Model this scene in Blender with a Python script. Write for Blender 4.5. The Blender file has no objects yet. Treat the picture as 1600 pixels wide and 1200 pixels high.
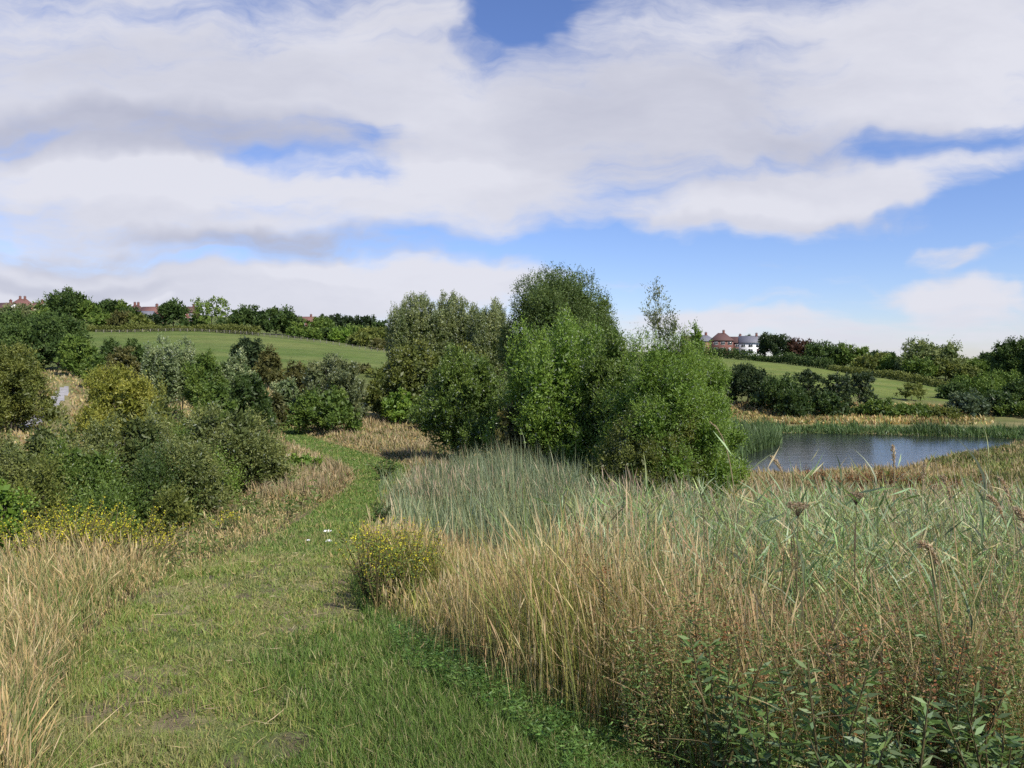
import bpy, math
import numpy as np

rng = np.random.default_rng(11)
F = 1202.0
TILT = math.atan(45 / F)
EYE = 1.6
WATER = -5.5
SC = bpy.context.scene
COL = SC.collection
ct, st = math.cos(TILT), math.sin(TILT)

# ------------------------------------------------------------------ survey helpers
def project(x, y, z):
    dep = y * ct - (z - EYE) * st
    up = y * st + (z - EYE) * ct
    return 800 + F * x / dep, 600 - F * up / dep

def survey(px, py, d):
    b = (600 - py) / F
    dy = ct + b * st
    dz = -st + b * ct
    k = d / dy
    return k * (px - 800) / F, d, EYE + k * dz

_tab = np.random.default_rng(5).random((256, 256))
def vnoise(x, y):
    x = np.asarray(x, float); y = np.asarray(y, float)
    xi = np.floor(x).astype(int); yi = np.floor(y).astype(int)
    fx = x - xi; fy = y - yi
    fx = fx * fx * (3 - 2 * fx); fy = fy * fy * (3 - 2 * fy)
    a = _tab[xi & 255, yi & 255]; b = _tab[(xi + 1) & 255, yi & 255]
    c = _tab[xi & 255, (yi + 1) & 255]; d = _tab[(xi + 1) & 255, (yi + 1) & 255]
    return (a * (1 - fx) + b * fx) * (1 - fy) + (c * (1 - fx) + d * fx) * fy
def fbm(x, y, o=4):
    s = 0; a = .5; t = 0
    for k in range(o):
        s = s + a * vnoise(x * 2 ** k + 17.3 * k, y * 2 ** k + 9.1 * k); t += a; a *= .5
    return s / t

def nz(x, y, o=3): return np.clip((fbm(x, y, o) - .5) * 2.6 + .5, 0, 1)

def inpoly(px, py, poly):
    px = np.asarray(px); py = np.asarray(py)
    c = np.zeros(px.shape, bool)
    n = len(poly)
    for i in range(n):
        x1, y1 = poly[i]; x2, y2 = poly[(i + 1) % n]
        if y1 == y2: continue
        m = ((y1 > py) != (y2 > py)) & (px < (x2 - x1) * (py - y1) / (y2 - y1) + x1)
        c ^= m
    return c
def seg_dist(x, y, poly):
    best = np.full(np.shape(x), 1e9)
    n = len(poly)
    for i in range(n):
        x1, y1 = poly[i]; x2, y2 = poly[(i + 1) % n]
        dx, dy = x2 - x1, y2 - y1
        t = np.clip(((x - x1) * dx + (y - y1) * dy) / (dx * dx + dy * dy), 0, 1)
        best = np.minimum(best, np.hypot(x - x1 - t * dx, y - y1 - t * dy))
    return best

# ------------------------------------------------------------------ lie of the land
CP = []
def cz(px, d, z): CP.append(((px - 800) / F, math.log(d), z))
def cy(px, d, py): CP.append(((px - 800) / F, math.log(d), survey(px, py, d)[2]))
for px in (-1000, -300, 300, 800, 1300, 1900, 2600):
    cz(px, 1.0, 0.02 if px < 900 else -.05)
for px in (100, 350, 550):
    cz(px, 3, 0); cz(px, 5, -.3); cz(px, 8.7, -.9)
for d, z in ((15, -1.8), (26, -2.8), (40, -3.6), (60, -3.9), (80, -3.8)): cz(520, d, z)
for d, z in ((3, 0), (6, -.45), (8, -.9), (10, -1.35), (14, -2.3), (20, -3.0), (35, -3.4), (55, -3.0)): cz(0, d, z)
for d, z in ((9, -1.05), (12, -1.75), (15, -2.4), (20, -2.95), (35, -3.4), (55, -3.4)): cz(200, d, z)
for d, z in ((22, -2.5), (35, -3.5), (60, -3.9), (80, -3.2)): cz(380, d, z)
cy(80, 70, 628); cy(100, 85, 606); cy(60, 100, 588); cy(60, 120, 580); cy(300, 100, 592)
cy(200, 130, 566); cy(430, 125, 573); cy(600, 120, 580)
cy(150, 260, 518); cy(300, 260, 519); cy(400, 250, 526); cy(500, 240, 536); cy(600, 225, 550)
cy(0, 250, 520); cy(-300, 250, 520); cy(-300, 100, 590)
cy(20, 330, 497); cy(230, 330, 504); cy(475, 400, 512); cy(560, 400, 520); cy(-300, 330, 489)
cy(0, 700, 492); cy(300, 700, 497); cy(560, 700, 520); cy(900, 700, 550)
for d, z in ((4, -.1), (7, -.95), (12, -2.0), (20, -2.85), (32, -3.6), (50, -4.6)): cz(800, d, z)
for d, z in ((70, -4.6), (110, -3.8)): cz(800, d, z)
for d, z in ((3, -.2), (6, -1.0), (10, -1.8), (16, -2.8), (25, -3.9), (35, -4.75), (45, -5.3)): cz(1300, d, z); cz(1600, d, z + .1 * (d > 20))
for d, z in ((3, -.2), (6, -1.0), (10, -1.8), (16, -2.8), (25, -3.9), (45, -5.2), (75, -5.2)): cz(2100, d, z)
for px in (1100, 1300, 1500, 1650): cz(px, 74, -5.4); cz(px, 60, -5.6); cz(px, 84, -5.15); cz(px, 92, -4.75)
cy(1160, 220, 563); cy(1160, 110, 600); cy(1300, 190, 580); cy(1300, 100, 616)
cy(1480, 150, 606); cy(1480, 100, 627); cy(1600, 150, 612); cy(1600, 100, 630); cy(2100, 120, 622)
cy(1160, 330, 555); cy(1000, 330, 552); cy(900, 200, 568); cy(1300, 320, 570); cy(1500, 320, 576); cy(1700, 320, 574)
cy(1160, 700, 556); cy(1500, 700, 565); cy(2300, 400, 570); cy(2000, 200, 600)
for px in (-600, 0, 500, 1000, 1500, 2300): cy(px, 4500, 560)
CP = np.array(CP)
KS, KV = 2.2, 1.0
cu, cv = CP[:, 0] * KS, CP[:, 1] * KV
def _k(r2): return np.where(r2 > 1e-12, .5 * r2 * np.log(np.maximum(r2, 1e-12)), 0)
n = len(CP)
A = np.zeros((n + 3, n + 3))
A[:n, :n] = _k((cu[:, None] - cu) ** 2 + (cv[:, None] - cv) ** 2) + np.eye(n) * .002
A[:n, n] = 1; A[:n, n + 1] = cu; A[:n, n + 2] = cv
A[n:, :n] = A[:n, n:].T
W_ = np.linalg.solve(A, np.r_[CP[:, 2], 0, 0, 0])
POND_PX = [(1040, 692), (1090, 680), (1140, 676), (1250, 677), (1400, 680), (1550, 684), (1620, 688), (1640, 692), (1590, 695), (1545, 706), (1450, 722), (1400, 735), (1250, 744), (1120, 746), (1070, 738), (1030, 715)]
POND = []
for a, b in POND_PX:
    dd = (EYE - WATER) * F / (b - 555)
    X = survey(a, b, dd); POND.append((X[0], X[1]))
def height(x, y):
    x = np.asarray(x, float); y = np.asarray(y, float)
    sh = x.shape; x = x.ravel(); y = y.ravel()
    out = np.empty(x.size)
    for i in range(0, x.size, 20000):
        X = x[i:i + 20000]; Y = y[i:i + 20000]
        yy = np.maximum(Y, 1.2)
        u = np.clip(X / yy, -1.5, 1.5) * KS; v = np.log(np.minimum(yy, 4500)) * KV
        z = _k((u[:, None] - cu) ** 2 + (v[:, None] - cv) ** 2) @ W_[:n] + W_[n] + W_[n + 1] * u + W_[n + 2] * v
        z = z + (fbm(X * .35 + 50, Y * .35 + 50, 3) - .5) * .16 * np.clip(Y / 12, .12, 1) + (fbm(X * .03, Y * .03, 3) - .5) * np.clip(Y / 90 - .3, 0, 1.6)
        near = (Y > 30) & (Y < 110) & (X > -10)
        if near.any():
            xs, ys = X[near], Y[near]
            ins = inpoly(xs, ys, POND); dist = seg_dist(xs, ys, POND)
            zz = z[near]
            lo = WATER - .05 - np.minimum(dist * .25, .9)
            hi = np.maximum(zz, WATER + .02 + np.minimum(dist * .15, .25))
            z[near] = np.where(ins, lo, hi)
        out[i:i + 20000] = z
    return out.reshape(sh)

PATH_L = [(40, 1260), (62, 1200), (92, 1100), (130, 1000), (190, 950), (270, 900), (350, 868), (400, 850), (440, 832), (490, 800), (518, 780), (548, 760), (556, 745), (550, 735), (522, 720), (478, 703), (446, 690), (424, 672), (415, 655), (411, 645)]
PATH_R = [(436, 645), (441, 655), (452, 666), (480, 680), (508, 690), (542, 700), (588, 713), (622, 722), (640, 730), (640, 742), (622, 762), (608, 780), (598, 800), (588, 830), (575, 850), (560, 870), (548, 900), (562, 950), (600, 1000), (640, 1050), (760, 1120), (860, 1200), (900, 1260)]
PATH = PATH_L + PATH_R
ROUGH = [(545, 905), (560, 950), (600, 1000), (640, 1050), (760, 1120), (860, 1200), (900, 1300), (1120, 1300), (1050, 1230), (960, 1165), (860, 1100), (790, 1050), (705, 985), (640, 940), (580, 900)]
TRACK = [(98, 604), (107, 603), (108, 611), (98, 626), (86, 641), (70, 656), (56, 664), (36, 670), (30, 664), (52, 650), (70, 633), (84, 618)]
FIELD_L = [(135, 517), (300, 517), (400, 525), (500, 535), (560, 543), (640, 556), (640, 583), (560, 580), (430, 578), (150, 572)]
FIELD_R = [(1050, 556), (1160, 562), (1300, 579), (1480, 607), (1500, 628), (1400, 622), (1300, 618), (1150, 603), (1050, 600)]

# ------------------------------------------------------------------ mesh helpers
def link(o, parent=None):
    COL.objects.link(o)
    if parent is not None: o.parent = parent
    return o
def tag(o, label=None, cat=None, group=None, kind=None):
    if label: o['label'] = label
    if cat: o['category'] = cat
    if group: o['group'] = group
    if kind: o['kind'] = kind
    return o
def empty(name, loc, label, cat, group=None, rz=0):
    o = bpy.data.objects.new(name, None)
    o.empty_display_size = .3
    o.location = loc; o.rotation_euler = (0, 0, rz)
    link(o); return tag(o, label, cat, group)
def mk(name, V, faces, mat, parent=None, col=None, smooth=False):
    """V (n,3); faces: list of int arrays (m,k)."""
    me = bpy.data.meshes.new(name)
    V = np.asarray(V, np.float32)
    if not isinstance(faces, list): faces = [faces]
    faces = [np.asarray(f, np.int32) for f in faces if len(f)]
    me.vertices.add(len(V)); me.vertices.foreach_set('co', V.ravel())
    nl = sum(f.size for f in faces); nf = sum(len(f) for f in faces)
    me.loops.add(nl); me.loops.foreach_set('vertex_index', np.concatenate([f.ravel() for f in faces]))
    tot = np.concatenate([np.full(len(f), f.shape[1], np.int32) for f in faces])
    me.polygons.add(nf)
    me.polygons.foreach_set('loop_start', np.r_[0, np.cumsum(tot)[:-1]].astype(np.int32))
    me.polygons.foreach_set('loop_total', tot)
    if smooth: me.polygons.foreach_set('use_smooth', np.ones(nf, bool))
    if col is not None:
        a = me.color_attributes.new('Col', 'FLOAT_COLOR', 'POINT')
        c = np.ones((len(V), 4), np.float32); c[:, :3] = col
        a.data.foreach_set('color', c.ravel())
    me.update(); me.validate()
    if mat: me.materials.append(mat)
    o = bpy.data.objects.new(name, me)
    return link(o, parent)

def tube(pts, rad, ns=6):
    pts = np.asarray(pts, float); rad = np.asarray(rad, float)
    t = np.gradient(pts, axis=0); t /= np.linalg.norm(t, axis=1)[:, None] + 1e-9
    ref = np.where(np.abs(t[:, 2:3]) > .9, np.array([[1., 0, 0]]), np.array([[0, 0, 1.]]))
    a = np.cross(t, ref); a /= np.linalg.norm(a, axis=1)[:, None] + 1e-9
    b = np.cross(t, a)
    th = np.linspace(0, 2 * np.pi, ns, endpoint=False)
    V = pts[:, None, :] + rad[:, None, None] * (np.cos(th)[None, :, None] * a[:, None, :] + np.sin(th)[None, :, None] * b[:, None, :])
    V = V.reshape(-1, 3)
    Fc = []
    m = len(pts)
    i, j = np.meshgrid(np.arange(m - 1), np.arange(ns), indexing='ij')
    j2 = (j + 1) % ns
    Fc = np.stack([i * ns + j, i * ns + j2, (i + 1) * ns + j2, (i + 1) * ns + j], -1).reshape(-1, 4)
    return V, Fc
class Bag:
    def __init__(s): s.V = []; s.Q = []; s.T = []; s.C = []; s.n = 0
    def add(s, V, Q=None, T=None, C=None):
        s.V.append(V)
        if Q is not None: s.Q.append(np.asarray(Q) + s.n)
        if T is not None: s.T.append(np.asarray(T) + s.n)
        if C is not None: s.C.append(np.broadcast_to(C, (len(V), 3)))
        s.n += len(V)
    def make(s, name, mat, parent=None, smooth=False):
        fs = []
        if s.Q: fs.append(np.concatenate(s.Q))
        if s.T: fs.append(np.concatenate(s.T))
        return mk(name, np.concatenate(s.V), fs, mat, parent, np.concatenate(s.C) if s.C else None, smooth)
def box(b, x0, x1, y0, y1, z0, z1):
    V = np.array([(x, y, z) for z in (z0, z1) for y in (y0, y1) for x in (x0, x1)], float)
    b.add(V, [(0, 2, 3, 1), (4, 5, 7, 6), (0, 1, 5, 4), (2, 6, 7, 3), (0, 4, 6, 2), (1, 3, 7, 5)])

# ------------------------------------------------------------------ materials
def newmat(name):
    m = bpy.data.materials.new(name); m.use_nodes = True
    nt = m.node_tree; nt.nodes.clear()
    return m, nt, nt.nodes.new('ShaderNodeOutputMaterial')
def leafmat(name, trans=.3, rough=.55, spec=.35, tint=(1.15, 1.15, .7)):
    m, nt, out = newmat(name)
    at = nt.nodes.new('ShaderNodeAttribute'); at.attribute_name = 'Col'
    p = nt.nodes.new('ShaderNodeBsdfPrincipled')
    p.inputs['Roughness'].default_value = rough; p.inputs['Specular IOR Level'].default_value = spec
    nt.links.new(at.outputs['Color'], p.inputs['Base Color'])
    if trans:
        mul = nt.nodes.new('ShaderNodeMix'); mul.data_type = 'RGBA'; mul.blend_type = 'MULTIPLY'
        mul.inputs[0].default_value = 1; mul.inputs[7].default_value = (*tint, 1)
        nt.links.new(at.outputs['Color'], mul.inputs[6])
        t = nt.nodes.new('ShaderNodeBsdfTranslucent'); nt.links.new(mul.outputs[2], t.inputs['Color'])
        mx = nt.nodes.new('ShaderNodeMixShader'); mx.inputs[0].default_value = trans
        nt.links.new(p.outputs[0], mx.inputs[1]); nt.links.new(t.outputs[0], mx.inputs[2])
        nt.links.new(mx.outputs[0], out.inputs[0])
    else: nt.links.new(p.outputs[0], out.inputs[0])
    return m
def noisemat(name, cols, scale=3., rough=.9, bump=.3, detail=6, coord='Object', stretch=(1, 1, 1), bscale=None, pos=None):
    m, nt, out = newmat(name)
    tc = nt.nodes.new('ShaderNodeTexCoord'); mp = nt.nodes.new('ShaderNodeMapping'); mp.inputs['Scale'].default_value = stretch
    nz = nt.nodes.new('ShaderNodeTexNoise'); nz.inputs['Scale'].default_value = scale; nz.inputs['Detail'].default_value = detail; nz.inputs['Roughness'].default_value = .65
    cr = nt.nodes.new('ShaderNodeValToRGB'); p = nt.nodes.new('ShaderNodeBsdfPrincipled')
    nt.links.new(tc.outputs[coord], mp.inputs[0]); nt.links.new(mp.outputs[0], nz.inputs['Vector'])
    nt.links.new(nz.outputs['Fac'], cr.inputs[0]); nt.links.new(cr.outputs[0], p.inputs['Base Color'])
    e = cr.color_ramp; k = len(cols)
    pos = pos or [.32 + .36 * i / max(1, k - 1) for i in range(k)]
    while len(e.elements) < k: e.elements.new(.5)
    for i, c in enumerate(cols): e.elements[i].position = pos[i]; e.elements[i].color = (*c, 1)
    p.inputs['Roughness'].default_value = rough
    if bump:
        b = nt.nodes.new('ShaderNodeBump'); b.inputs['Strength'].default_value = bump; b.inputs['Distance'].default_value = .05
        n2 = nt.nodes.new('ShaderNodeTexNoise'); n2.inputs['Scale'].default_value = bscale or scale * 4; n2.inputs['Detail'].default_value = 5
        nt.links.new(mp.outputs[0], n2.inputs['Vector'])
        nt.links.new(n2.outputs['Fac'], b.inputs['Height']); nt.links.new(b.outputs[0], p.inputs['Normal'])
    nt.links.new(p.outputs[0], out.inputs[0])
    return m
M_LEAF = leafmat('leaf_surface', .28, .5, .4)
M_FARLEAF = leafmat('broad_leaf_surface', .2, .6, .25)
M_GRASS = leafmat('grass_blade_surface', .3, .6, .3, (1.1, 1.1, .75))
M_REED = leafmat('reed_blade_surface', .25, .45, .35, (1.05, 1.1, .6))
M_PETAL = leafmat('petal_surface', .25, .6, .2, (1, 1, .6))
M_BARK = noisemat('bark', [(.045, .035, .025), (.12, .10, .075)], 8, .9, .6, stretch=(1, 1, .25))
M_GROUND = leafmat('meadow_soil', 0, .95, .1)
def groundmat():
    m, nt, out = newmat('meadow_ground')
    at = nt.nodes.new('ShaderNodeAttribute'); at.attribute_name = 'Col'
    tc = nt.nodes.new('ShaderNodeTexCoord')
    n1 = nt.nodes.new('ShaderNodeTexNoise'); n1.inputs['Scale'].default_value = 9; n1.inputs['Detail'].default_value = 8; n1.inputs['Roughness'].default_value = .75
    n2 = nt.nodes.new('ShaderNodeTexNoise'); n2.inputs['Scale'].default_value = .35; n2.inputs['Detail'].default_value = 8; n2.inputs['Roughness'].default_value = .7
    for q in (n1, n2): nt.links.new(tc.outputs['Object'], q.inputs['Vector'])
    mr = nt.nodes.new('ShaderNodeMapRange'); mr.inputs[1].default_value = .3; mr.inputs[2].default_value = .7; mr.inputs[3].default_value = .55; mr.inputs[4].default_value = 1.45
    mr2 = nt.nodes.new('ShaderNodeMapRange'); mr2.inputs[1].default_value = .3; mr2.inputs[2].default_value = .7; mr2.inputs[3].default_value = .75; mr2.inputs[4].default_value = 1.25
    nt.links.new(n1.outputs['Fac'], mr.inputs[0]); nt.links.new(n2.outputs['Fac'], mr2.inputs[0])
    mu = nt.nodes.new('ShaderNodeMath'); mu.operation = 'MULTIPLY'; nt.links.new(mr.outputs[0], mu.inputs[0]); nt.links.new(mr2.outputs[0], mu.inputs[1])
    vs = nt.nodes.new('ShaderNodeVectorMath'); vs.operation = 'SCALE'
    nt.links.new(at.outputs['Color'], vs.inputs[0]); nt.links.new(mu.outputs[0], vs.inputs['Scale'])
    p = nt.nodes.new('ShaderNodeBsdfPrincipled'); p.inputs['Roughness'].default_value = .95; p.inputs['Specular IOR Level'].default_value = .1
    nt.links.new(vs.outputs[0], p.inputs['Base Color'])
    b = nt.nodes.new('ShaderNodeBump'); b.inputs['Strength'].default_value = .6; b.inputs['Distance'].default_value = .08
    nt.links.new(n1.outputs['Fac'], b.inputs['Height']); nt.links.new(b.outputs[0], p.inputs['Normal'])
    nt.links.new(p.outputs[0], out.inputs[0])
    return m
M_GROUND = groundmat()

# ------------------------------------------------------------------ ground
rows = np.r_[-60, -25, -10, -4, -1, .5, 1.0, 1.5 * 1.0155 ** np.arange(0, 522)]
cols = np.linspace(-1.5, 1.5, 521)
wid = np.maximum(np.abs(rows), 12)
GX = cols[None, :] * wid[:, None]; GY = np.repeat(rows[:, None], len(cols), 1)
GZ = height(GX, GY)
nr, nc = GX.shape
Vg = np.stack([GX, GY, GZ], -1).reshape(-1, 3)
i, j = np.meshgrid(np.arange(nr - 1), np.arange(nc - 1), indexing='ij')
Q = np.stack([i * nc + j, i * nc + j + 1, (i + 1) * nc + j + 1, (i + 1) * nc + j], -1).reshape(-1, 4)
cen = Vg[Q].mean(1)
fx, fy = project(cen[:, 0], np.maximum(cen[:, 1], .8), cen[:, 2])
fy = np.where(cen[:, 1] < 1.5, 2000, fy)
D = cen[:, 1]
m_path = inpoly(fx, fy, PATH) & (D < 90)
# behind the frame the mown strip simply carries on
m_path |= (D < 2.9) & (cen[:, 0] > -1.9) & (cen[:, 0] < .4)
m_track = inpoly(fx, fy, TRACK) & (D > 40) & (D < 110)
m_fl = inpoly(fx, fy, FIELD_L) & (D > 95) & (D < 320)
m_fr = inpoly(fx, fy, FIELD_R) & (D > 85) & (D < 320)
DRY = np.array([.30, .23, .12]); GRN = np.array([.10, .14, .035]); SOIL = np.array([.075, .06, .035])
vx, vy, vz = Vg.T
ns_ = fbm(vx * .25 + 9, vy * .25, 4)[:, None]
gc = DRY * ns_ * 1.1 + GRN * (1 - ns_) * .9
nearf = np.clip((30 - vy) / 20, 0, 1)[:, None]
gc = gc * (1 - nearf) + (SOIL * 1.2) * nearf
far = (np.clip((vy - 76) / 30, 0, 1))[:, None]
gc = gc * (1 - far) + (GRN * .8 + DRY * .1) * far
def sub(name, mask, mat, col, kind='structure'):
    q = Q[mask]; u, inv = np.unique(q, return_inverse=True)
    o = mk(name, Vg[u], inv.reshape(-1, 4), mat, None, col[u] if col is not None else None, True)
    return tag(o, kind=kind)
rest = ~(m_path | m_track | m_fl | m_fr)
sub('ground', rest, M_GROUND, gc)
pn = fbm(vx * 1.2, vy * 1.2, 4)[:, None]
pn = np.clip((pn - .5) * 3 + .5, 0, 1); sp = np.clip((fbm(vx * 4.6 + 30, vy * 3.1, 4)[:, None] - .60) * 7, 0, .8)
pc = np.array([.13, .17, .05]) * (1 - pn) + np.array([.27, .24, .11]) * pn
pc = pc * (1 - sp) + np.array([.17, .13, .085]) * sp
sub('path', m_path, M_GROUND, pc)
M_TRACK = noisemat('gravel_track', [(.24, .23, .225), (.42, .40, .39)], 1.1, .9, .6)
sub('gravel_track', m_track, M_TRACK, None)
fn = np.clip((fbm(vx * .05, vy * .14, 5)[:, None] - .5) * 2.2 + .5, 0, 1)
fc = np.array([.105, .155, .035]) * (1 - fn) + np.array([.16, .19, .055]) * fn
sub('field', m_fl, M_GROUND, fc * .9)
sub('field', m_fr, M_GROUND, fc * np.array([1.0, .97, .9]))

# ------------------------------------------------------------------ water
def watermat():
    m, nt, out = newmat('pond_water')
    tc = nt.nodes.new('ShaderNodeTexCoord')
    p = nt.nodes.new('ShaderNodeBsdfPrincipled')
    p.inputs['Base Color'].default_value = (.02, .025, .022, 1); p.inputs['Roughness'].default_value = .12; p.inputs['IOR'].default_value = 1.33
    p.inputs['Specular IOR Level'].default_value = .5
    hs = None
    for sc_, st_, wgt in ((1.0, (.55, 1.5, 1), 1.0), (2.6, (.5, 2.0, 1), .5)):
        mp = nt.nodes.new('ShaderNodeMapping'); mp.inputs['Scale'].default_value = st_
        nz = nt.nodes.new('ShaderNodeTexNoise'); nz.inputs['Scale'].default_value = sc_; nz.inputs['Detail'].default_value = 5; nz.inputs['Roughness'].default_value = .6
        nt.links.new(tc.outputs['Object'], mp.inputs[0]); nt.links.new(mp.outputs[0], nz.inputs['Vector'])
        mu = nt.nodes.new('ShaderNodeMath'); mu.operation = 'MULTIPLY'; mu.inputs[1].default_value = wgt
        nt.links.new(nz.outputs['Fac'], mu.inputs[0])
        if hs is None: hs = mu
        else:
            ad = nt.nodes.new('ShaderNodeMath'); nt.links.new(hs.outputs[0], ad.inputs[0]); nt.links.new(mu.outputs[0], ad.inputs[1]); hs = ad
    b = nt.nodes.new('ShaderNodeBump'); b.inputs['Strength'].default_value = .35; b.inputs['Distance'].default_value = .05
    nt.links.new(hs.outputs[0], b.inputs['Height']); nt.links.new(b.outputs[0], p.inputs['Normal'])
    nt.links.new(p.outputs[0], out.inputs[0])
    return m
bx = [p[0] for p in POND]; by = [p[1] for p in POND]
x0, x1, y0, y1 = min(bx) - .6, max(bx) + .6, min(by) - .6, max(by) + .6
gx, gy = np.meshgrid(np.linspace(x0, x1, 60), np.linspace(y0, y1, 50), indexing='ij')
Vw = np.stack([gx, gy, np.full(gx.shape, WATER)], -1).reshape(-1, 3)
i, j = np.meshgrid(np.arange(59), np.arange(49), indexing='ij')
Qw = np.stack([i * 50 + j, (i + 1) * 50 + j, (i + 1) * 50 + j + 1, i * 50 + j + 1], -1).reshape(-1, 4)
keep = inpoly(Vw[Qw].mean(1)[:, 0], Vw[Qw].mean(1)[:, 1], POND) | (seg_dist(Vw[Qw].mean(1)[:, 0], Vw[Qw].mean(1)[:, 1], POND) < .8)
Qw = Qw[keep]; u, inv = np.unique(Qw, return_inverse=True)
tag(mk('pond_water', Vw[u], inv.reshape(-1, 4), watermat(), smooth=True), kind='structure')

# ------------------------------------------------------------------ foliage generator
def unit(v): return v / (np.linalg.norm(v, axis=-1, keepdims=True) + 1e-9)
def leaves(P, Dr, L, Wd, col, r):
    """rhombic leaves: base P, direction Dr, length L, width Wd, colour col (n,3)"""
    n = len(P)
    side = unit(np.cross(Dr, unit(r.normal(size=(n, 3)))))
    L = np.broadcast_to(L, (n,))[:, None]; Wd = np.broadcast_to(Wd, (n,))[:, None]
    mid = P + Dr * L * .45
    nrm = np.cross(Dr, side)
    V = np.stack([P, mid + side * Wd * .5, P + Dr * L - nrm * L * .12, mid - side * Wd * .5], 1).reshape(-1, 3)
    Q = np.arange(n * 4).reshape(-1, 4)
    return V, Q, np.repeat(col, 4, 0)
def make_lobes(kind, w, h, r):
    """ellipsoids (cx,cy,cz,rx,ry,rz) for a crown w wide standing from 0 to h"""
    Lb = []
    a = w / 2
    if kind == 'round':
        Lb.append((0, 0, h * .55, a * .62, a * .62, h * .34))
        k = 15
        for q in range(k):
            th = q * 2.399; f = (q + .5) / k
            zz = .2 + .62 * f ** .9
            rr = a * .78 * math.sqrt(max(.05, 1 - abs((zz - .40) / .52) ** 2.8))
            s = a * r.uniform(.26, .40)
            Lb.append((rr * math.cos(th), rr * math.sin(th), h * zz, s, s, s * r.uniform(.75, 1.0) * min(1.2, h / w + .3)))
        Lb.append((r.uniform(-.15, .15) * a, 0, h * .84, a * .38, a * .38, h * .155))
    elif kind == 'shrub':
        Lb.append((0, 0, h * .36, a * .7, a * .7, h * .42))
        k = 14
        for q in range(k):
            th = q * 2.399 + r.uniform(-.3, .3); f = (q + .5) / k
            rr = a * .86 * math.sqrt(1 - f * .90)
            s = a * r.uniform(.22, .38)
            Lb.append((rr * math.cos(th), rr * math.sin(th), h * (.18 + .62 * f), s, s, min(h * .3, s * r.uniform(.8, 1.4))))
        Lb.append((r.uniform(-.2, .2) * a, 0, h * .8, a * .34, a * .34, h * .2))
    elif kind == 'column':
        k = max(6, int(w * 1.6))
        for q in range(k):
            th = q * 2.399; rr = a * .84 * math.sqrt((q + .3) / k)
            top = h * (1 - .22 * (rr / a) ** 2 - r.uniform(0, .09))
            lo = h * r.uniform(.12, .3)
            s = a * r.uniform(.22, .34)
            Lb.append((rr * math.cos(th), rr * math.sin(th), (top + lo) / 2, s, s, (top - lo) / 2))
    elif kind == 'cone':
        for q in range(16):
            f = (q + .3) / 16; th = q * 2.399
            rr = a * .62 * (1 - f) ** .8; s = a * (.42 * (1 - f) + .12)
            Lb.append((rr * math.cos(th), rr * math.sin(th), h * (.12 + .8 * f), s, s, h * .13))
    elif kind == 'spire':   # broad low part with a feathery leading shoot
        for q in range(20):
            f = (q + .3) / 20; th = q * 2.399
            rr = a * .66 * (1 - f) ** .7 * (1 if f < .6 else .5); s = a * (.40 * (1 - f) ** .8 + .07)
            Lb.append((rr * math.cos(th), rr * math.sin(th), h * (.10 + .82 * f), s, s, h * (.11 + .04 * f)))
    elif kind == 'scots':   # layered dark crown with gaps
        for q in range(11):
            f = (q + .5) / 11; th = q * 2.399
            rr = a * .62 * math.sqrt(1 - f * .8); s = a * r.uniform(.3, .42)
            Lb.append((rr * math.cos(th), rr * math.sin(th), h * (.2 + .7 * f), s, s, h * .085))
    return np.array(Lb)
PAL = {
    'green': ((.050, .085, .020), (.095, .140, .035)),
    'bright': ((.070, .125, .022), (.125, .190, .045)),
    'mid': ((.036, .062, .020), (.075, .110, .038)),
    'dark': ((.026, .048, .015), (.054, .088, .027)),
    'deep': ((.018, .032, .016), (.035, .055, .025)),
    'silver': ((.080, .115, .060), (.200, .240, .165)),
    'grey': ((.065, .085, .045), (.130, .150, .095)),
    'olive': ((.060, .078, .022), (.120, .138, .042)),
    'yellow': ((.110, .125, .025), (.190, .195, .050)),
    'brown': ((.050, .055, .022), (.098, .095, .040)),
    'copper': ((.035, .020, .016), (.065, .032, .026)),
    'poplar': ((.060, .085, .032), (.165, .195, .110)),
    'blue': ((.045, .070, .048), (.085, .115, .080)),
    'sallow': ((.058, .078, .028), (.135, .155, .065)),
}
GAIN = np.array([1.95, 1.85, 1.4])
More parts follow.
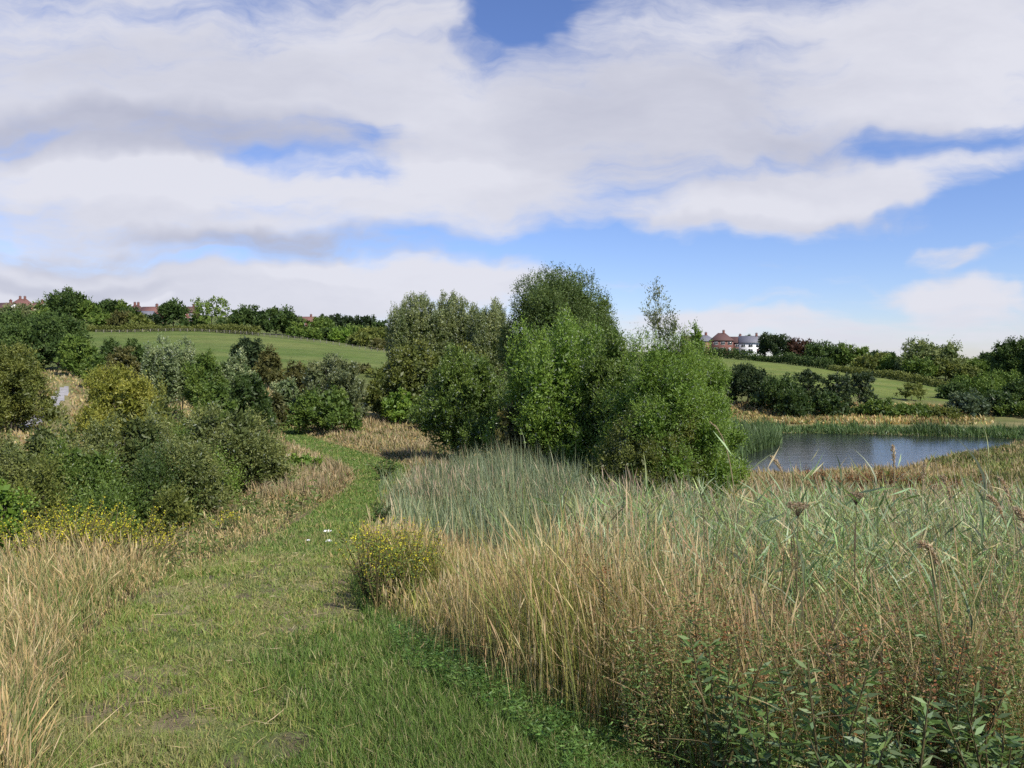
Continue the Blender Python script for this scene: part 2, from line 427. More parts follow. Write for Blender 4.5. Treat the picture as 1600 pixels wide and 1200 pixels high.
def foliage(name, lobes, n, slen, nl, ll, lw, pal, r, root, up=.5, filler=None, shell=.55, mat=None, curl=.8, pale=0):
    cA, cB = (np.array(c) * GAIN for c in PAL[pal])
    K = len(lobes)
    wgt = (lobes[:, 3] * lobes[:, 5]) ** .9; wgt /= wgt.sum()
    lt = r.random(K)
    ns = max(8, n // nl)
    nA = max(6, int(ns / 11)); ka = r.choice(K, nA, p=wgt)
    da = unit(r.normal(size=(nA, 3)) + np.array([0, 0, .25])); wa = r.random(nA)
    kk = r.integers(0, nA, ns); k = ka[kk]
    dr = unit(da[kk] + r.normal(size=(ns, 3)) * .20)
    lt2 = wa[kk]
    rad = shell + (1 - shell) * np.sqrt(r.random(ns))
    rad = rad * (1 + .16 * (vnoise(dr[:, 0] * 3 + k * 7.7, dr[:, 2] * 3 + dr[:, 1] * 2.1) - .4))
    O = lobes[k, :3] + dr * lobes[k, 3:] * rad[:, None]
    # sparse pockets where the twigs are thin
    keep = vnoise(O[:, 0] * .9 + O[:, 1] * .6 + 31, O[:, 2] * .9 + 7) > .22
    O, dr, k, lt2 = O[keep], dr[keep], k[keep], lt2[keep]; ns = len(O)
    SD = unit(dr * .6 + np.array([0, 0, up]) + r.normal(size=(ns, 3)) * .35)
    sl = slen * r.uniform(.5, 1.35, ns)
    t = (np.arange(nl) + .5) / nl
    P = O[:, None, :] + SD[:, None, :] * (sl[:, None, None] * t[None, :, None])
    P = P.reshape(-1, 3) + r.normal(size=(ns * nl, 3)) * ll * .25
    LD = unit(np.repeat(SD, nl, 0) * .75 + r.normal(size=(ns * nl, 3)) * curl * .75)
    mixv = np.clip(np.repeat(.25 * lt[k] + .3 * lt2 + .25 * r.random(ns), nl) + .3 * r.random(ns * nl), 0, 1) ** 1.5
    col = cA + (cB - cA) * mixv[:, None]
    col = col * r.uniform(.8, 1.2, (ns * nl, 1))
    col = col * np.repeat(np.stack([.85 + .3 * lt2, .9 + .2 * lt2, .9 + .1 * lt2], -1), nl, 0)
    if pale: pm = r.random(ns * nl) < pale; col[pm] = np.array([.30, .34, .25]) * r.uniform(.7, 1.2, (int(pm.sum()), 1))
    sz = r.uniform(.65, 1.3, ns * nl) * np.tile(1.1 - .4 * t, ns)
    P[:, 2] = np.maximum(P[:, 2], .03)
    V, Qf, C = leaves(P, LD, ll * sz, lw * sz, col, r)
    b = Bag(); b.add(V, Qf, C=C)
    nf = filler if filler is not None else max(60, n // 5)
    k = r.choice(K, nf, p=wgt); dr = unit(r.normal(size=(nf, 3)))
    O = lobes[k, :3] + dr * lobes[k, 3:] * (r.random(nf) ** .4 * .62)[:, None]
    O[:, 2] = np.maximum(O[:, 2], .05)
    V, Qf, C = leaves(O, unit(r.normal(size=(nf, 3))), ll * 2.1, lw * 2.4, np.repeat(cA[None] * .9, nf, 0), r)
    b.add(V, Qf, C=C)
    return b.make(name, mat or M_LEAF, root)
def wood(lobes, h, w, r, root, stems=1, rad=.12, base=.0, name='trunk'):
    b = Bag()
    for s in range(stems):
        a = r.uniform(0, 6.28); off = 0 if stems == 1 else w * .07
        x, y = off * math.cos(a), off * math.sin(a)
        tx, ty = (x * r.uniform(1, 3.5), y * r.uniform(1, 3.5)) if stems > 1 else (r.uniform(-.06, .06) * w, r.uniform(-.06, .06) * w)
        hh = h * r.uniform(.62, .8)
        t = np.linspace(0, 1, 9)
        pts = np.stack([x + (tx - x) * t + np.sin(t * 5 + a) * w * .012, y + (ty - y) * t, -.25 + (hh + .25) * t], -1)
        rr = rad * (1 - .8 * t) * (1 if stems == 1 else .6); rr[0] *= 1.5
        b.add(*tube(pts, rr, 7))
        nb = min(len(lobes), 10 if stems == 1 else 4)
        for q in r.choice(len(lobes), nb, replace=False):
            L = lobes[q]
            t0 = np.clip((L[2] - abs(L[0]) * .8) / hh, .12, .85) * r.uniform(.7, 1)
            p0 = np.array([np.interp(t0, t, pts[:, k]) for k in range(3)])
            p1 = L[:3] + np.array([0, 0, L[5] * .3])
            tt = np.linspace(0, 1, 6)[:, None]
            pp = p0 + (p1 - p0) * tt + np.array([0, 0, 1]) * (np.sin(tt * math.pi) * -.06 * w) + r.normal(size=(6, 3)) * w * .008
            rb = max(.006, rad * .42 * (1 - t0 * .6)) * (1 - .82 * tt[:, 0])
            b.add(*tube(pp, rb, 5))
    return b.make(name, M_BARK, root, True)
NT = [0]
def tree(px, top, wpx, d, form, pal, label, cat='tree', name='tree', group=None, detail=1.0, up=.5, dens=1.0, stems=1, rot=0, lobes=None, slen=None, lfac=1.0, narrow=.36, shell=.55, hmin=None, curl=.8, fill=None):
    NT[0] += 1
    r = np.random.default_rng(100 + NT[0] * 7)
    x, y, ztop = survey(px, top, d)
    g = float(height(np.array([x]), np.array([y]))[0])
    h = max(ztop - g, .6) if hmin is None else max(ztop - g, hmin)
    w = wpx * d / F
    root = empty(name, (x, y, g), label, cat, group, rot)
    lobes = make_lobes(form, w, h, r) if lobes is None else lobes(w, h, r)
    ll = max(.085, d * .0042 if d < 45 else .189 + (d - 45) * .0033) / detail * lfac
    lw = ll * narrow if d < 60 else ll * max(narrow, .45)
    area = w * h * .8
    n = int(2.6 * dens * area / (ll * lw * .25))
    n = int(np.clip(n, 500, 95000))
    nl = 9 if d < 45 else 6 if d < 90 else 4
    sl = slen if slen is not None else max(.35, .09 * w)
    wood(lobes, h, w, r, root, stems, rad=max(.03, h * (.022 if stems == 1 else .014)))
    foliage('crown', lobes, n, sl, nl, ll, lw, pal, r, root, up, None if fill is None else int(n * fill), shell, M_LEAF if d < 90 else M_FARLEAF, curl, .06 if 'willow' in name else .025 if 'sallow' in name else .12 if 'poplar' in name else 0)
    return root

# centre group --------------------------------------------------------------
tree(875, 421, 165, 54, 'round', 'mid', 'tallest tree, dense dark green dome rising behind the centre willows', name='domed_tree', detail=1.25, up=.9, dens=1.35, rot=1,
     lobes=lambda w, h, r: np.array([(0, 0, h * .6, w * .42, w * .4, h * .3)] + [(w * .5 * q / 3.2, w * .12 * (-1) ** q, h * (.80 - .010 * q * q), w * .15, w * .2, h * (.19 - .003 * q * q)) for q in range(-3, 4)] + [(w * .38 * math.cos(q * 1.05), w * .38 * math.sin(q * 1.05), h * (.45 + .04 * (q % 3)), w * .2, w * .2, h * .2) for q in range(6)]))
tree(935, 470, 75, 55, 'round', 'green', 'dark shoulder of foliage on the right of the tall domed tree', name='poplar_tree', up=.9, dens=.9)
tree(645, 447, 88, 76, 'column', 'poplar', 'leftmost poplar of the tall pale row, with a knobbly upright crown', name='poplar_tree', group='tall pale poplars behind the centre bushes', detail=1.5, up=1.2, dens=1.3)
tree(703, 447, 90, 77, 'column', 'poplar', 'poplar with several pointed tips, second from the left in the pale row', name='poplar_tree', group='tall pale poplars behind the centre bushes', detail=1.5, up=1.2, dens=1.3)
tree(768, 459, 88, 73, 'column', 'poplar', 'poplar nearest the tall domed tree in the pale row', name='poplar_tree', group='tall pale poplars behind the centre bushes', detail=1.5, up=1.2, dens=1.3)
tree(650, 535, 95, 66, 'round', 'olive', 'olive tree with a pale leaning trunk below the leftmost poplar', name='willow_tree', dens=1)
tree(735, 540, 90, 60, 'shrub', 'olive', 'olive willow between the poplars and the dark centre-left willow', name='willow_tree')
tree(728, 545, 160, 37, 'shrub', 'green', 'broad dark willow bush above the path bend, left of the centre trees', name='willow_bush', cat='bush', stems=5, dens=1.25, up=.6)
tree(800, 622, 62, 32, 'shrub', 'brown', 'small brownish bush between the reeds and the centre willows', name='brown_bush', cat='bush', stems=4, dens=.8, up=.8)
tree(872, 483, 200, 33, 'spire', 'bright', 'bushy bright green willow in the middle, right in front of the tall dome', name='willow_tree', stems=6, dens=1.35, up=.9, detail=1.05,
     lobes=lambda w, h, r: np.concatenate([make_lobes('column', w * .95, h, r), make_lobes('shrub', w * 1.05, h * .7, r)]))
tree(955, 515, 130, 31, 'shrub', 'green', 'darker willow filling the gap between the two brightest centre willows', name='willow_tree', stems=4, dens=1.1, up=.8)
_w = tree(1037, 520, 202, 27, 'shrub', 'bright', 'light green willow with a thin feathery top against the sky', name='willow_tree', stems=5, dens=.95, up=.9, narrow=.26, slen=.55, detail=1.1,
     lobes=lambda w, h, r: np.concatenate([make_lobes('shrub', w, h * .97, r), np.array([(-.04 * w, 0, h * .8, w * .24, w * .2, h * .2), (.12 * w, 0, h * .78, w * .2, w * .2, h * .16)])]))
def wisps(root, lob, n, pal, seed, ll=.13):
    r = np.random.default_rng(seed); b = Bag()
    for (cx, cz_, hgt) in lob:
        for k in range(3):
            t = np.linspace(0, 1, 7)[:, None]; a = r.uniform(0, 6.28)
            pts = np.concatenate([cx + .22 * np.cos(a) * t, .22 * np.sin(a) * t, cz_ + hgt * t * r.uniform(.6, 1)], 1)
            b.add(*tube(pts, .012 * (1.05 - t[:, 0]), 4))
    b.make('leading_shoot', M_BARK, root, True)
    L = np.array([(cx, 0, cz_ + hgt * .45, .16 + hgt * .17, .2, hgt * .52) for cx, cz_, hgt in lob])
    foliage('upper_crown', L, n, .4, 8, ll, ll * .27, pal, r, root, 1.1, 10, .05)
wisps(_w, [(-.45, 5.3, 1.5), (-.25, 5.3, 2.6), (-.05, 5.3, 1.9), (.2, 5.2, 1.5), (.55, 5.1, 1.15), (.9, 4.9, .8), (-.8, 5.1, .9), (1.15, 4.6, .7)], 2600, 'grey', 5)
tree(1098, 528, 130, 28, 'shrub', 'bright', 'rounded light green willow beside the pond, right of the feathery one', name='willow_tree', stems=5, dens=1.15, up=.8, narrow=.28,
     lobes=lambda w, h, r: np.concatenate([make_lobes('shrub', w, h * .95, r), np.array([(-.1 * w, 0, h * .99, w * .02, w * .02, h * .07), (-.04 * w, 0, h * .96, w * .03, w * .03, h * .05)])]))
tree(1096, 488, 16, 29, 'column', 'grey', 'thin wispy shoot sticking up between feathery willow and houses', name='willow_sapling', cat='sapling', dens=.22, up=1.4, narrow=.3, lfac=.9, fill=.01)
tree(1020, 640, 190, 26.5, 'shrub', 'olive', 'low skirt of willow shoots at the foot of the feathery willow', name='willow_bush', cat='bush', stems=6, dens=1.0, up=.6, narrow=.28)

# left near bushes ------------------------------------------------------------
L2 = 'sallow bushes left of the path'
tree(55, 655, 185, 19, 'shrub', 'sallow', 'grey-green sallow at the left edge behind the dry grass bank', name='sallow_bush', cat='bush', group=L2, stems=6, dens=1.2, up=.7)
tree(205, 640, 190, 21, 'shrub', 'sallow', 'large dark sallow in the middle of the left thicket', name='sallow_bush', cat='bush', group=L2, stems=6, dens=1.2, up=.7)
tree(360, 632, 170, 23, 'shrub', 'sallow', 'sallow nearest the path with dry grass at its foot', name='sallow_bush', cat='bush', group=L2, stems=6, dens=1.2, up=.7)
tree(285, 690, 130, 19.5, 'shrub', 'sallow', 'low sallow filling the dip between the two larger ones', name='sallow_bush', cat='bush', group=L2, stems=5, dens=1.1, up=.7)
tree(130, 690, 150, 17.5, 'shrub', 'green', 'dark green sallow in front of the left thicket', name='sallow_bush', cat='bush', group=L2, stems=5, dens=1.1, up=.7)
tree(-10, 738, 80, 14.5, 'shrub', 'bright', 'bright leafy shrub cut by the left frame edge', name='leafy_shrub', cat='bush', stems=4, dens=1.0, narrow=.6)
tree(268, 772, 75, 16.5, 'shrub', 'olive', 'small willow-herb clump at the top of the dry bank', name='leafy_shrub', cat='bush', stems=4, dens=.9, up=1.0)
tree(195, 578, 150, 36, 'shrub', 'yellow', 'yellow-green broom-like bush behind the left thicket', name='yellow_bush', cat='bush', stems=6, dens=1.15, up=.8)
tree(152, 588, 46, 37, 'shrub', 'yellow', 'smaller yellow-green bush beside the gravel track', name='yellow_bush', cat='bush', stems=5, dens=1.0, up=.8)
tree(20, 538, 118, 48, 'shrub', 'olive', 'rounded olive shrub left of the gravel track', name='olive_bush', cat='bush', stems=6, dens=1.15, up=.6, detail=1.2)
tree(-60, 545, 120, 46, 'shrub', 'olive', 'olive shrub half out of the frame beside the rounded one', name='olive_bush', cat='bush', stems=5, dens=1.0)
tree(470, 712, 60, 31, 'shrub', 'bright', 'low bright green bramble on the bank inside the path bend', name='bramble_bush', cat='bush', stems=4, dens=.9, narrow=.6)

for px, top, w_, d, pal_, lb in ((100, 640, 90, 22, 'olive', 'olive sprays between the left-edge sallow and the large dark one'), (300, 655, 80, 24.5, 'green', 'green sprays behind the low sallow in the dip'),
        (240, 715, 90, 18.6, 'dark', 'dark nettly growth at the foot of the large dark sallow'), (335, 735, 70, 20.5, 'bright', 'light green suckers below the sallow nearest the path'), (420, 690, 50, 25, 'olive', 'thin olive suckers on the path side of the sallows'),
        (60, 730, 90, 16.5, 'olive', 'olive growth under the left-edge sallow'), (160, 775, 90, 15.5, 'green', 'low green tangle in front of the dark green sallow'), (265, 610, 70, 31, 'olive', 'olive willow joining the yellow-green bush to the sallows')):
    tree(px, top, w_, d, 'shrub', pal_, lb, name='thicket_bush', cat='bush', group='tangle among the left sallows', stems=6, dens=.7, up=1.1, slen=.8, shell=.3, fill=.06)

for px, top, w_, d, pal_, lb in ((-90, 660, 170, 19, 'sallow', 'sallow just outside the left frame edge'), (-260, 640, 180, 22, 'green', 'green sallow well outside the left frame edge'), (-420, 600, 190, 30, 'olive', 'olive sallow far outside the left frame edge'),
        (-230, 560, 150, 50, 'green', 'round green bush outside the frame behind the sallows'), (-400, 530, 170, 70, 'dark', 'dark bush outside the frame behind the sallows')):
    tree(px, top, w_, d, 'shrub', pal_, lb, name='sallow_bush', cat='bush', group=L2, stems=5, dens=.6, up=.7)

# middle distance left ---------------------------------------------------------
tree(25, 487, 90, 118, 'round', 'dark', 'dark broad tree at the left frame edge below the roofs', name='oak_tree', dens=1.2)
tree(90, 489, 85, 116, 'round', 'dark', 'dark rounded tree at the right end of the left wood', name='oak_tree', dens=1.2)
tree(60, 505, 120, 108, 'shrub', 'dark', 'dark lower thicket in front of the left wood', name='thorn_bush', cat='bush', dens=1.2)
tree(120, 520, 60, 100, 'shrub', 'green', 'green thicket against the dark wood by the gravel track end', name='thorn_bush', cat='bush', dens=1.2)
tree(-40, 500, 90, 112, 'round', 'dark', 'dark tree mostly outside the left frame edge', name='oak_tree')
tree(172, 527, 42, 92, 'shrub', 'dark', 'small dark round bush at the lower left corner of the far field', name='thorn_bush', cat='bush', detail=1.2)
tree(210, 532, 44, 94, 'shrub', 'dark', 'dark round bush just left of the silvery poplar', name='thorn_bush', cat='bush', detail=1.2)
tree(192, 545, 66, 80, 'shrub', 'brown', 'brownish hawthorn below the two small dark bushes', name='hawthorn_bush', cat='bush', detail=1.2)
tree(150, 550, 50, 85, 'shrub', 'green', 'green bush where the gravel track disappears', name='hawthorn_bush', cat='bush', detail=1.2)
tree(253, 521, 54, 60, 'column', 'silver', 'taller silvery poplar with pointed top, left of the green one', name='white_poplar', stems=2, up=1.0, dens=1.2, detail=1.2)
tree(285, 523, 44, 61, 'column', 'silver', 'second silvery poplar leaning against its pointed neighbour', name='white_poplar', stems=2, up=1.0, dens=1.2, detail=1.2)
tree(318, 545, 55, 57, 'round', 'green', 'plain green round-headed tree beside the silvery poplars', name='young_tree', dens=1.1, detail=1.2)
tree(365, 545, 72, 60, 'shrub', 'silver', 'windblown silver-leaved willow behind the dark green pointed bush', name='white_willow', stems=4, up=.8, dens=1.1, detail=1.2)
tree(390, 577, 76, 50, 'shrub', 'dark', 'dark green bush with upright shoots left of the path end', name='broom_bush', cat='bush', stems=5, up=1.2, dens=1.1)
tree(335, 590, 70, 46, 'shrub', 'green', 'green bush above the strip of dry grass', name='broom_bush', cat='bush', stems=5, up=1.0, dens=1.1)
tree(385, 523, 50, 96, 'round', 'deep', 'very dark bushy tree on the lower edge of the far field', name='thorn_tree', detail=1.2)
tree(420, 540, 46, 92, 'shrub', 'brown', 'brown-tinged bush right of the very dark one', name='thorn_bush', cat='bush', detail=1.2)
tree(462, 562, 50, 76, 'shrub', 'brown', 'reddish-tipped bush left of the pale rounded willow', name='hawthorn_bush', cat='bush', detail=1.2)
tree(447, 586, 54, 62, 'shrub', 'silver', 'low grey willow at the far end of the mown path', name='white_willow', cat='bush', stems=4, detail=1.2)
tree(430, 612, 42, 56, 'shrub', 'brown', 'small brown bush where the path disappears', name='brown_bush', cat='bush', stems=3)
tree(520, 545, 88, 60, 'shrub', 'grey', 'pale rounded willow with a silvery windswept top', name='white_willow', stems=5, up=.8, dens=1.25, detail=1.15, lobes=lambda w, h, r: make_lobes('round', w, h, r) - np.array([0, 0, h * .08, 0, 0, 0]))
tree(508, 608, 104, 53, 'shrub', 'green', 'dense dome-shaped hawthorn in front of the pale rounded willow', name='hawthorn_bush', cat='bush', stems=5, dens=1.25, detail=1.1, narrow=.5)
tree(548, 585, 46, 64, 'shrub', 'grey', 'grey-green bush at the right shoulder of the pale willow', name='white_willow', cat='bush', dens=1.1)
tree(590, 590, 50, 72, 'shrub', 'olive', 'olive bush between the pale willow and the poplars', name='hawthorn_bush', cat='bush', dens=1.1)
tree(628, 606, 70, 64, 'shrub', 'bright', 'bright green low bush in the shade under the leftmost poplar', name='leafy_shrub', cat='bush', dens=1.1, narrow=.6)
tree(600, 578, 60, 110, 'shrub', 'olive', 'dull olive thicket below the right end of the left field', name='thorn_bush', cat='bush')
tree(475, 575, 60, 112, 'shrub', 'olive', 'dull brown-green thicket along the lower edge of the left field', name='thorn_bush', cat='bush')
tree(560, 573, 70, 116, 'shrub', 'brown', 'brown thicket under the middle of the left field', name='thorn_bush', cat='bush')
tree(690, 600, 90, 58, 'shrub', 'green', 'dark green bush deep behind the centre-left willow', name='leafy_shrub', cat='bush')

# skyline left -------------------------------------------------------------------
G3 = 'trees along the left skyline'
for px, top, w, d, f, p, lb in (
    (108, 453, 62, 300, 'round', 'dark', 'big domed tree on the left skyline, right of the orange roofs'),
    (78, 470, 40, 305, 'round', 'green', 'lower tree left of the big domed skyline tree'),
    (135, 468, 40, 300, 'round', 'green', 'lower tree right of the big domed skyline tree'),
    (168, 468, 34, 310, 'round', 'dark', 'dark tree left of the far red roofs, nearer the domed tree'),
    (188, 471, 32, 312, 'round', 'green', 'second tree left of the far red roofs'),
    (205, 481, 26, 305, 'round', 'dark', 'low dark tree touching the far red roofs'),
    (270, 467, 40, 290, 'round', 'dark', 'upright dark tree right of the far red roofs'),
    (330, 466, 56, 285, 'round', 'green', 'tree with an open see-through crown on the left skyline'),
    (384, 478, 46, 280, 'round', 'dark', 'tree just right of the open-crowned one'),
    (430, 480, 56, 275, 'round', 'dark', 'large dark tree at the right end of the field-top row'),
    (452, 488, 36, 278, 'round', 'dark', 'dark tree leaning on the last one of the field-top row'),
    (505, 494, 26, 370, 'round', 'dark', 'small far dark tree right of the lone brick roof'),
    (528, 493, 30, 380, 'round', 'deep', 'far round tree, second right of the lone brick roof'),
    (548, 496, 26, 385, 'round', 'deep', 'far round tree in the middle of the right-hand skyline'),
    (570, 493, 32, 380, 'round', 'deep', 'taller far tree shortly before the poplars'),
    (592, 502, 30, 380, 'round', 'dark', 'far tree touching the left edge of the poplars'),
    (500, 499, 50, 300, 'round', 'green', 'mid-green tree above the right part of the left field'),
    (545, 511, 60, 290, 'round', 'green', 'wide green tree above the field, left of the poplars'),
    (585, 514, 50, 285, 'round', 'olive', 'olive tree above the field edge beside the poplars'),
):
    tree(px, top, w, d, f, p, lb, name='skyline_tree', group=G3, detail=1.15, dens=.75 if 'see-through' in lb else 1.15, fill=.02 if 'see-through' in lb else None)
G4 = 'bushes above the left field'
for px, top, w, d, f, p, lb in (
    (160, 490, 50, 285, 'shrub', 'green', 'green bush below the domed skyline tree'),
    (190, 489, 40, 280, 'shrub', 'brown', 'rust-tinged bush at the top left of the field'),
    (215, 493, 44, 278, 'shrub', 'olive', 'yellowish bush under the far red roofs'),
    (240, 492, 34, 286, 'shrub', 'deep', 'dark bush directly under the far red roofs'),
    (300, 497, 40, 284, 'shrub', 'dark', 'dark bush between the upright and the open-crowned tree'),
    (355, 500, 40, 278, 'shrub', 'dark', 'dark bush under the tree right of the open-crowned one'),
    (468, 506, 36, 262, 'shrub', 'green', 'bright bush at the foot of the field-top row'),
    (490, 514, 26, 255, 'shrub', 'green', 'isolated round bush on the upper field edge'),
    (515, 512, 40, 262, 'shrub', 'dark', 'dark bush right of the isolated round one'),
    (535, 516, 44, 258, 'shrub', 'bright', 'light green bush on the sloping field edge'),
    (565, 522, 50, 252, 'shrub', 'olive', 'yellow-green bush lower on the sloping field edge'),
    (592, 532, 36, 245, 'shrub', 'brown', 'brownish bush at the right end of the field edge'),
    (30, 478, 60, 290, 'shrub', 'grey', 'pale grey-green bush under the leftmost roofs'),
    (65, 485, 40, 285, 'shrub', 'green', 'green bush between leftmost roofs and domed tree'),
    (5, 484, 40, 290, 'shrub', 'green', 'green bush under the brown roof at the left edge'),
):
    tree(px, top, w, d, f, p, lb, cat='bush', name='field_bush', group=G4, detail=1.1, dens=1.1)

# right side ----------------------------------------------------------------------
G5 = 'trees behind the right-hand field'
for px, top, w, d, f, p, lb in (
    (1209, 522, 46, 262, 'round', 'deep', 'near-black evergreen clump beside the white house'),
    (1247, 530, 40, 262, 'round', 'copper', 'dark purple copper-leaved tree right of the evergreen clump'),
    (1292, 537, 66, 250, 'round', 'dark', 'wide domed tree right of the copper-leaved one'),
    (1330, 540, 50, 245, 'round', 'green', 'domed tree at the right shoulder of the wide one'),
    (1375, 549, 46, 250, 'round', 'dark', 'round tree standing behind the two light green field trees'),
    (1362, 556, 50, 225, 'round', 'olive', 'yellowish spreading tree at the hedge'),
    (1397, 556, 40, 215, 'round', 'green', 'left one of the two light green round field trees'),
    (1414, 560, 26, 213, 'round', 'dark', 'dark edge tree beside the two light green ones'),
    (1455, 535, 84, 205, 'round', 'poplar', 'biggest tree on the right, broad pale crown above the hedge'),
    (1437, 560, 44, 195, 'round', 'green', 'green tree in front of the biggest pale crown, left side'),
    (1478, 562, 44, 195, 'round', 'olive', 'olive tree in front of the biggest pale crown, right side'),
    (1510, 572, 40, 190, 'round', 'olive', 'low yellowish tree in the gap on the right skyline'),
    (1535, 562, 50, 200, 'round', 'green', 'tree left of the twin-topped tree near the right edge'),
    (1553, 547, 46, 205, 'round', 'dark', 'twin-topped tree near the right frame edge'),
    (1583, 527, 60, 130, 'round', 'dark', 'tall dark tree cut by the right frame edge'),
    (1625, 520, 80, 128, 'round', 'dark', 'tall tree just outside the right frame edge'),
    (1171, 522, 13, 352, 'cone', 'dark', 'small dark conifer sticking up behind the white house'),
    (1098, 532, 30, 340, 'round', 'green', 'tree left of the hipped brick house, behind the wispy shoots'),
):
    tree(px, top, w, d, f, p, lb, name='field_tree', group=G5, detail=1.15, dens=1.15)
G6 = 'trees and bushes on the far side of the pond'
for px, top, w, d, f, p, lb in (
    (1168, 570, 62, 92, 'round', 'deep', 'dark tree behind the light green willow, leftmost beyond the pond'),
    (1215, 590, 82, 88, 'shrub', 'dark', 'broad dark bush beyond the pond, second from the willow'),
    (1262, 576, 52, 90, 'scots', 'deep', 'dark layered alder with an uneven top beyond the pond'),
    (1308, 583, 60, 88, 'scots', 'deep', 'dark layered alder in the middle of the far-bank row'),
    (1345, 582, 62, 89, 'scots', 'deep', 'dark layered alder with wide branches at the row end'),
    (1240, 612, 60, 84, 'shrub', 'dark', 'low dark bush under the leftmost alder'),
    (1290, 612, 70, 85, 'shrub', 'dark', 'low dark bush between the trunks of the alder row'),
    (1375, 626, 66, 84, 'shrub', 'green', 'green bush right of the alder row at the reeds'),
    (1425, 598, 46, 100, 'scots', 'olive', 'small olive tree alone on the lower field edge'),
    (1425, 634, 70, 84, 'shrub', 'green', 'rounded green bush under the lone olive tree'),
    (1470, 640, 66, 83, 'shrub', 'olive', 'low olive-green bush left of the blue-grey one'),
    (1512, 612, 62, 85, 'shrub', 'blue', 'blue-grey willow bush near the right end of the pond'),
    (1490, 600, 50, 105, 'shrub', 'dark', 'dark bush where the right field ends'),
    (1525, 590, 70, 110, 'round', 'green', 'green tree above the blue-grey bush'),
    (1560, 612, 62, 86, 'shrub', 'dark', 'dark bush right of the blue-grey one'),
    (1592, 590, 54, 90, 'shrub', 'dark', 'tall dark bush at the right frame edge behind the pond'),
    (1560, 580, 60, 120, 'round', 'green', 'green tree behind the dark bushes at the right end'),
    (1600, 632, 84, 84, 'shrub', 'green', 'low green bush at the right frame edge behind the reeds'),
    (1640, 600, 70, 88, 'shrub', 'dark', 'dark bush outside the right frame edge'),
):
    tree(px, top, w, d, f, p, lb, name='bank_tree' if f != 'shrub' else 'bank_bush', cat='tree' if f != 'shrub' else 'bush', group=G6, detail=1.2, dens=1.2 if f != 'scots' else 1.0, fill=.03 if f == 'scots' else None)
# hedges: one thing each ---------------------------------------------------------
def hedge(pts, hgt, wd, pal, label, seed, ll, dens=1.0):
    r = np.random.default_rng(seed)
    P = [survey(*p) for p in pts]
    XY = np.array([(p[0], p[1]) for p in P])
    sg = np.linalg.norm(np.diff(XY, axis=0), axis=1); cum = np.r_[0, np.cumsum(sg)]
    s = np.arange(0, cum[-1], wd * .55)
    x = np.interp(s, cum, XY[:, 0]); y = np.interp(s, cum, XY[:, 1]); z = height(x, y)
    o = empty('hedge', (x[0], y[0], z[0]), label, 'hedge', 'hedges round the fields')
    hh = hgt * (.65 + .7 * vnoise(s * .12, s * 0 + seed) + r.uniform(-.1, .1, len(s)))
    lob = np.stack([x - x[0], y - y[0], z - z[0] + hh * .5, np.full(len(s), wd * .6), np.full(len(s), wd * .6), hh * .55], -1)
    cA, cB = (np.array(c) * GAIN * .85 for c in PAL[pal])
    n = int(cum[-1] * hgt * 9 * dens / (ll * ll * .5))
    k = r.integers(0, len(s), n); dr = unit(r.normal(size=(n, 3)))
    O = lob[k, :3] + dr * lob[k, 3:] * r.uniform(.5, 1.05, (n, 1))
    c = cA + (cB - cA) * (r.random((n, 1)) * .6 + .4 * vnoise(lob[k, 0] * .2, lob[k, 1] * .2)[:, None])
    V, Qf, C = leaves(O, unit(r.normal(size=(n, 3))), ll * r.uniform(.6, 1.3, n), ll * .5, c, r)
    mk('foliage', V, Qf, M_FARLEAF, o, C)
hedge([(1095, 553, 238), (1160, 562, 225), (1230, 571, 212), (1300, 579, 195)], 2.4, 2.2, 'dark', 'dark hedge from the houses down the top of the right field', 41, .55)
hedge([(1300, 580, 194), (1380, 592, 175), (1480, 607, 150)], 1.5, 1.6, 'olive', 'lower ragged hedge under the big pale tree at the right field', 42, .45)
hedge([(140, 518, 262), (250, 518, 262), (345, 520, 260), (405, 526, 252)], 2.6, 2.4, 'olive', 'clipped hedge along the top of the left field', 43, .6)

# ------------------------------------------------------------------ fence on the left field
def fence():
    pts = [(150, 520, 256), (250, 520, 257), (350, 521, 255), (420, 529, 246), (500, 537, 237), (560, 545, 230), (600, 551, 224)]
    XY = np.array([survey(*p)[:2] for p in pts])
    sg = np.linalg.norm(np.diff(XY, axis=0), axis=1); cum = np.r_[0, np.cumsum(sg)]
    s = np.linspace(0, cum[-1], 44)
    x = np.interp(s, cum, XY[:, 0]); y = np.interp(s, cum, XY[:, 1]); z = height(x, y)
    m = noisemat('weathered_post', [(.25, .22, .18), (.36, .32, .27)], 5)
    o = empty('field_fence', (x[0], y[0], z[0]), 'wire fence with pale wooden posts along the top of the left field', 'fence')
    b0 = Bag(); box(b0, -.06, .06, -.06, .06, -.3, 1.1)
    b0.add(np.array([(-.06, -.06, 1.1), (.06, -.06, 1.1), (.06, .06, 1.1), (-.06, .06, 1.1), (0, 0, 1.16)]), None, [(0, 1, 4), (1, 2, 4), (2, 3, 4), (3, 0, 4)])
    first = None
    for k in range(len(s)):
        if first is None: first = p = b0.make('post', m, o)
        else: p = first.copy(); COL.objects.link(p); p.parent = o
        p.location = (x[k] - x[0], y[k] - y[0], z[k] - z[0])
    for hgt in (.35, .7, 1.02):
        V, Qf = tube(np.stack([x - x[0], y - y[0] - .085, z - z[0] + hgt], -1), np.full(len(s), .02), 4)
        mk('wire', V, Qf, m, o)
fence()

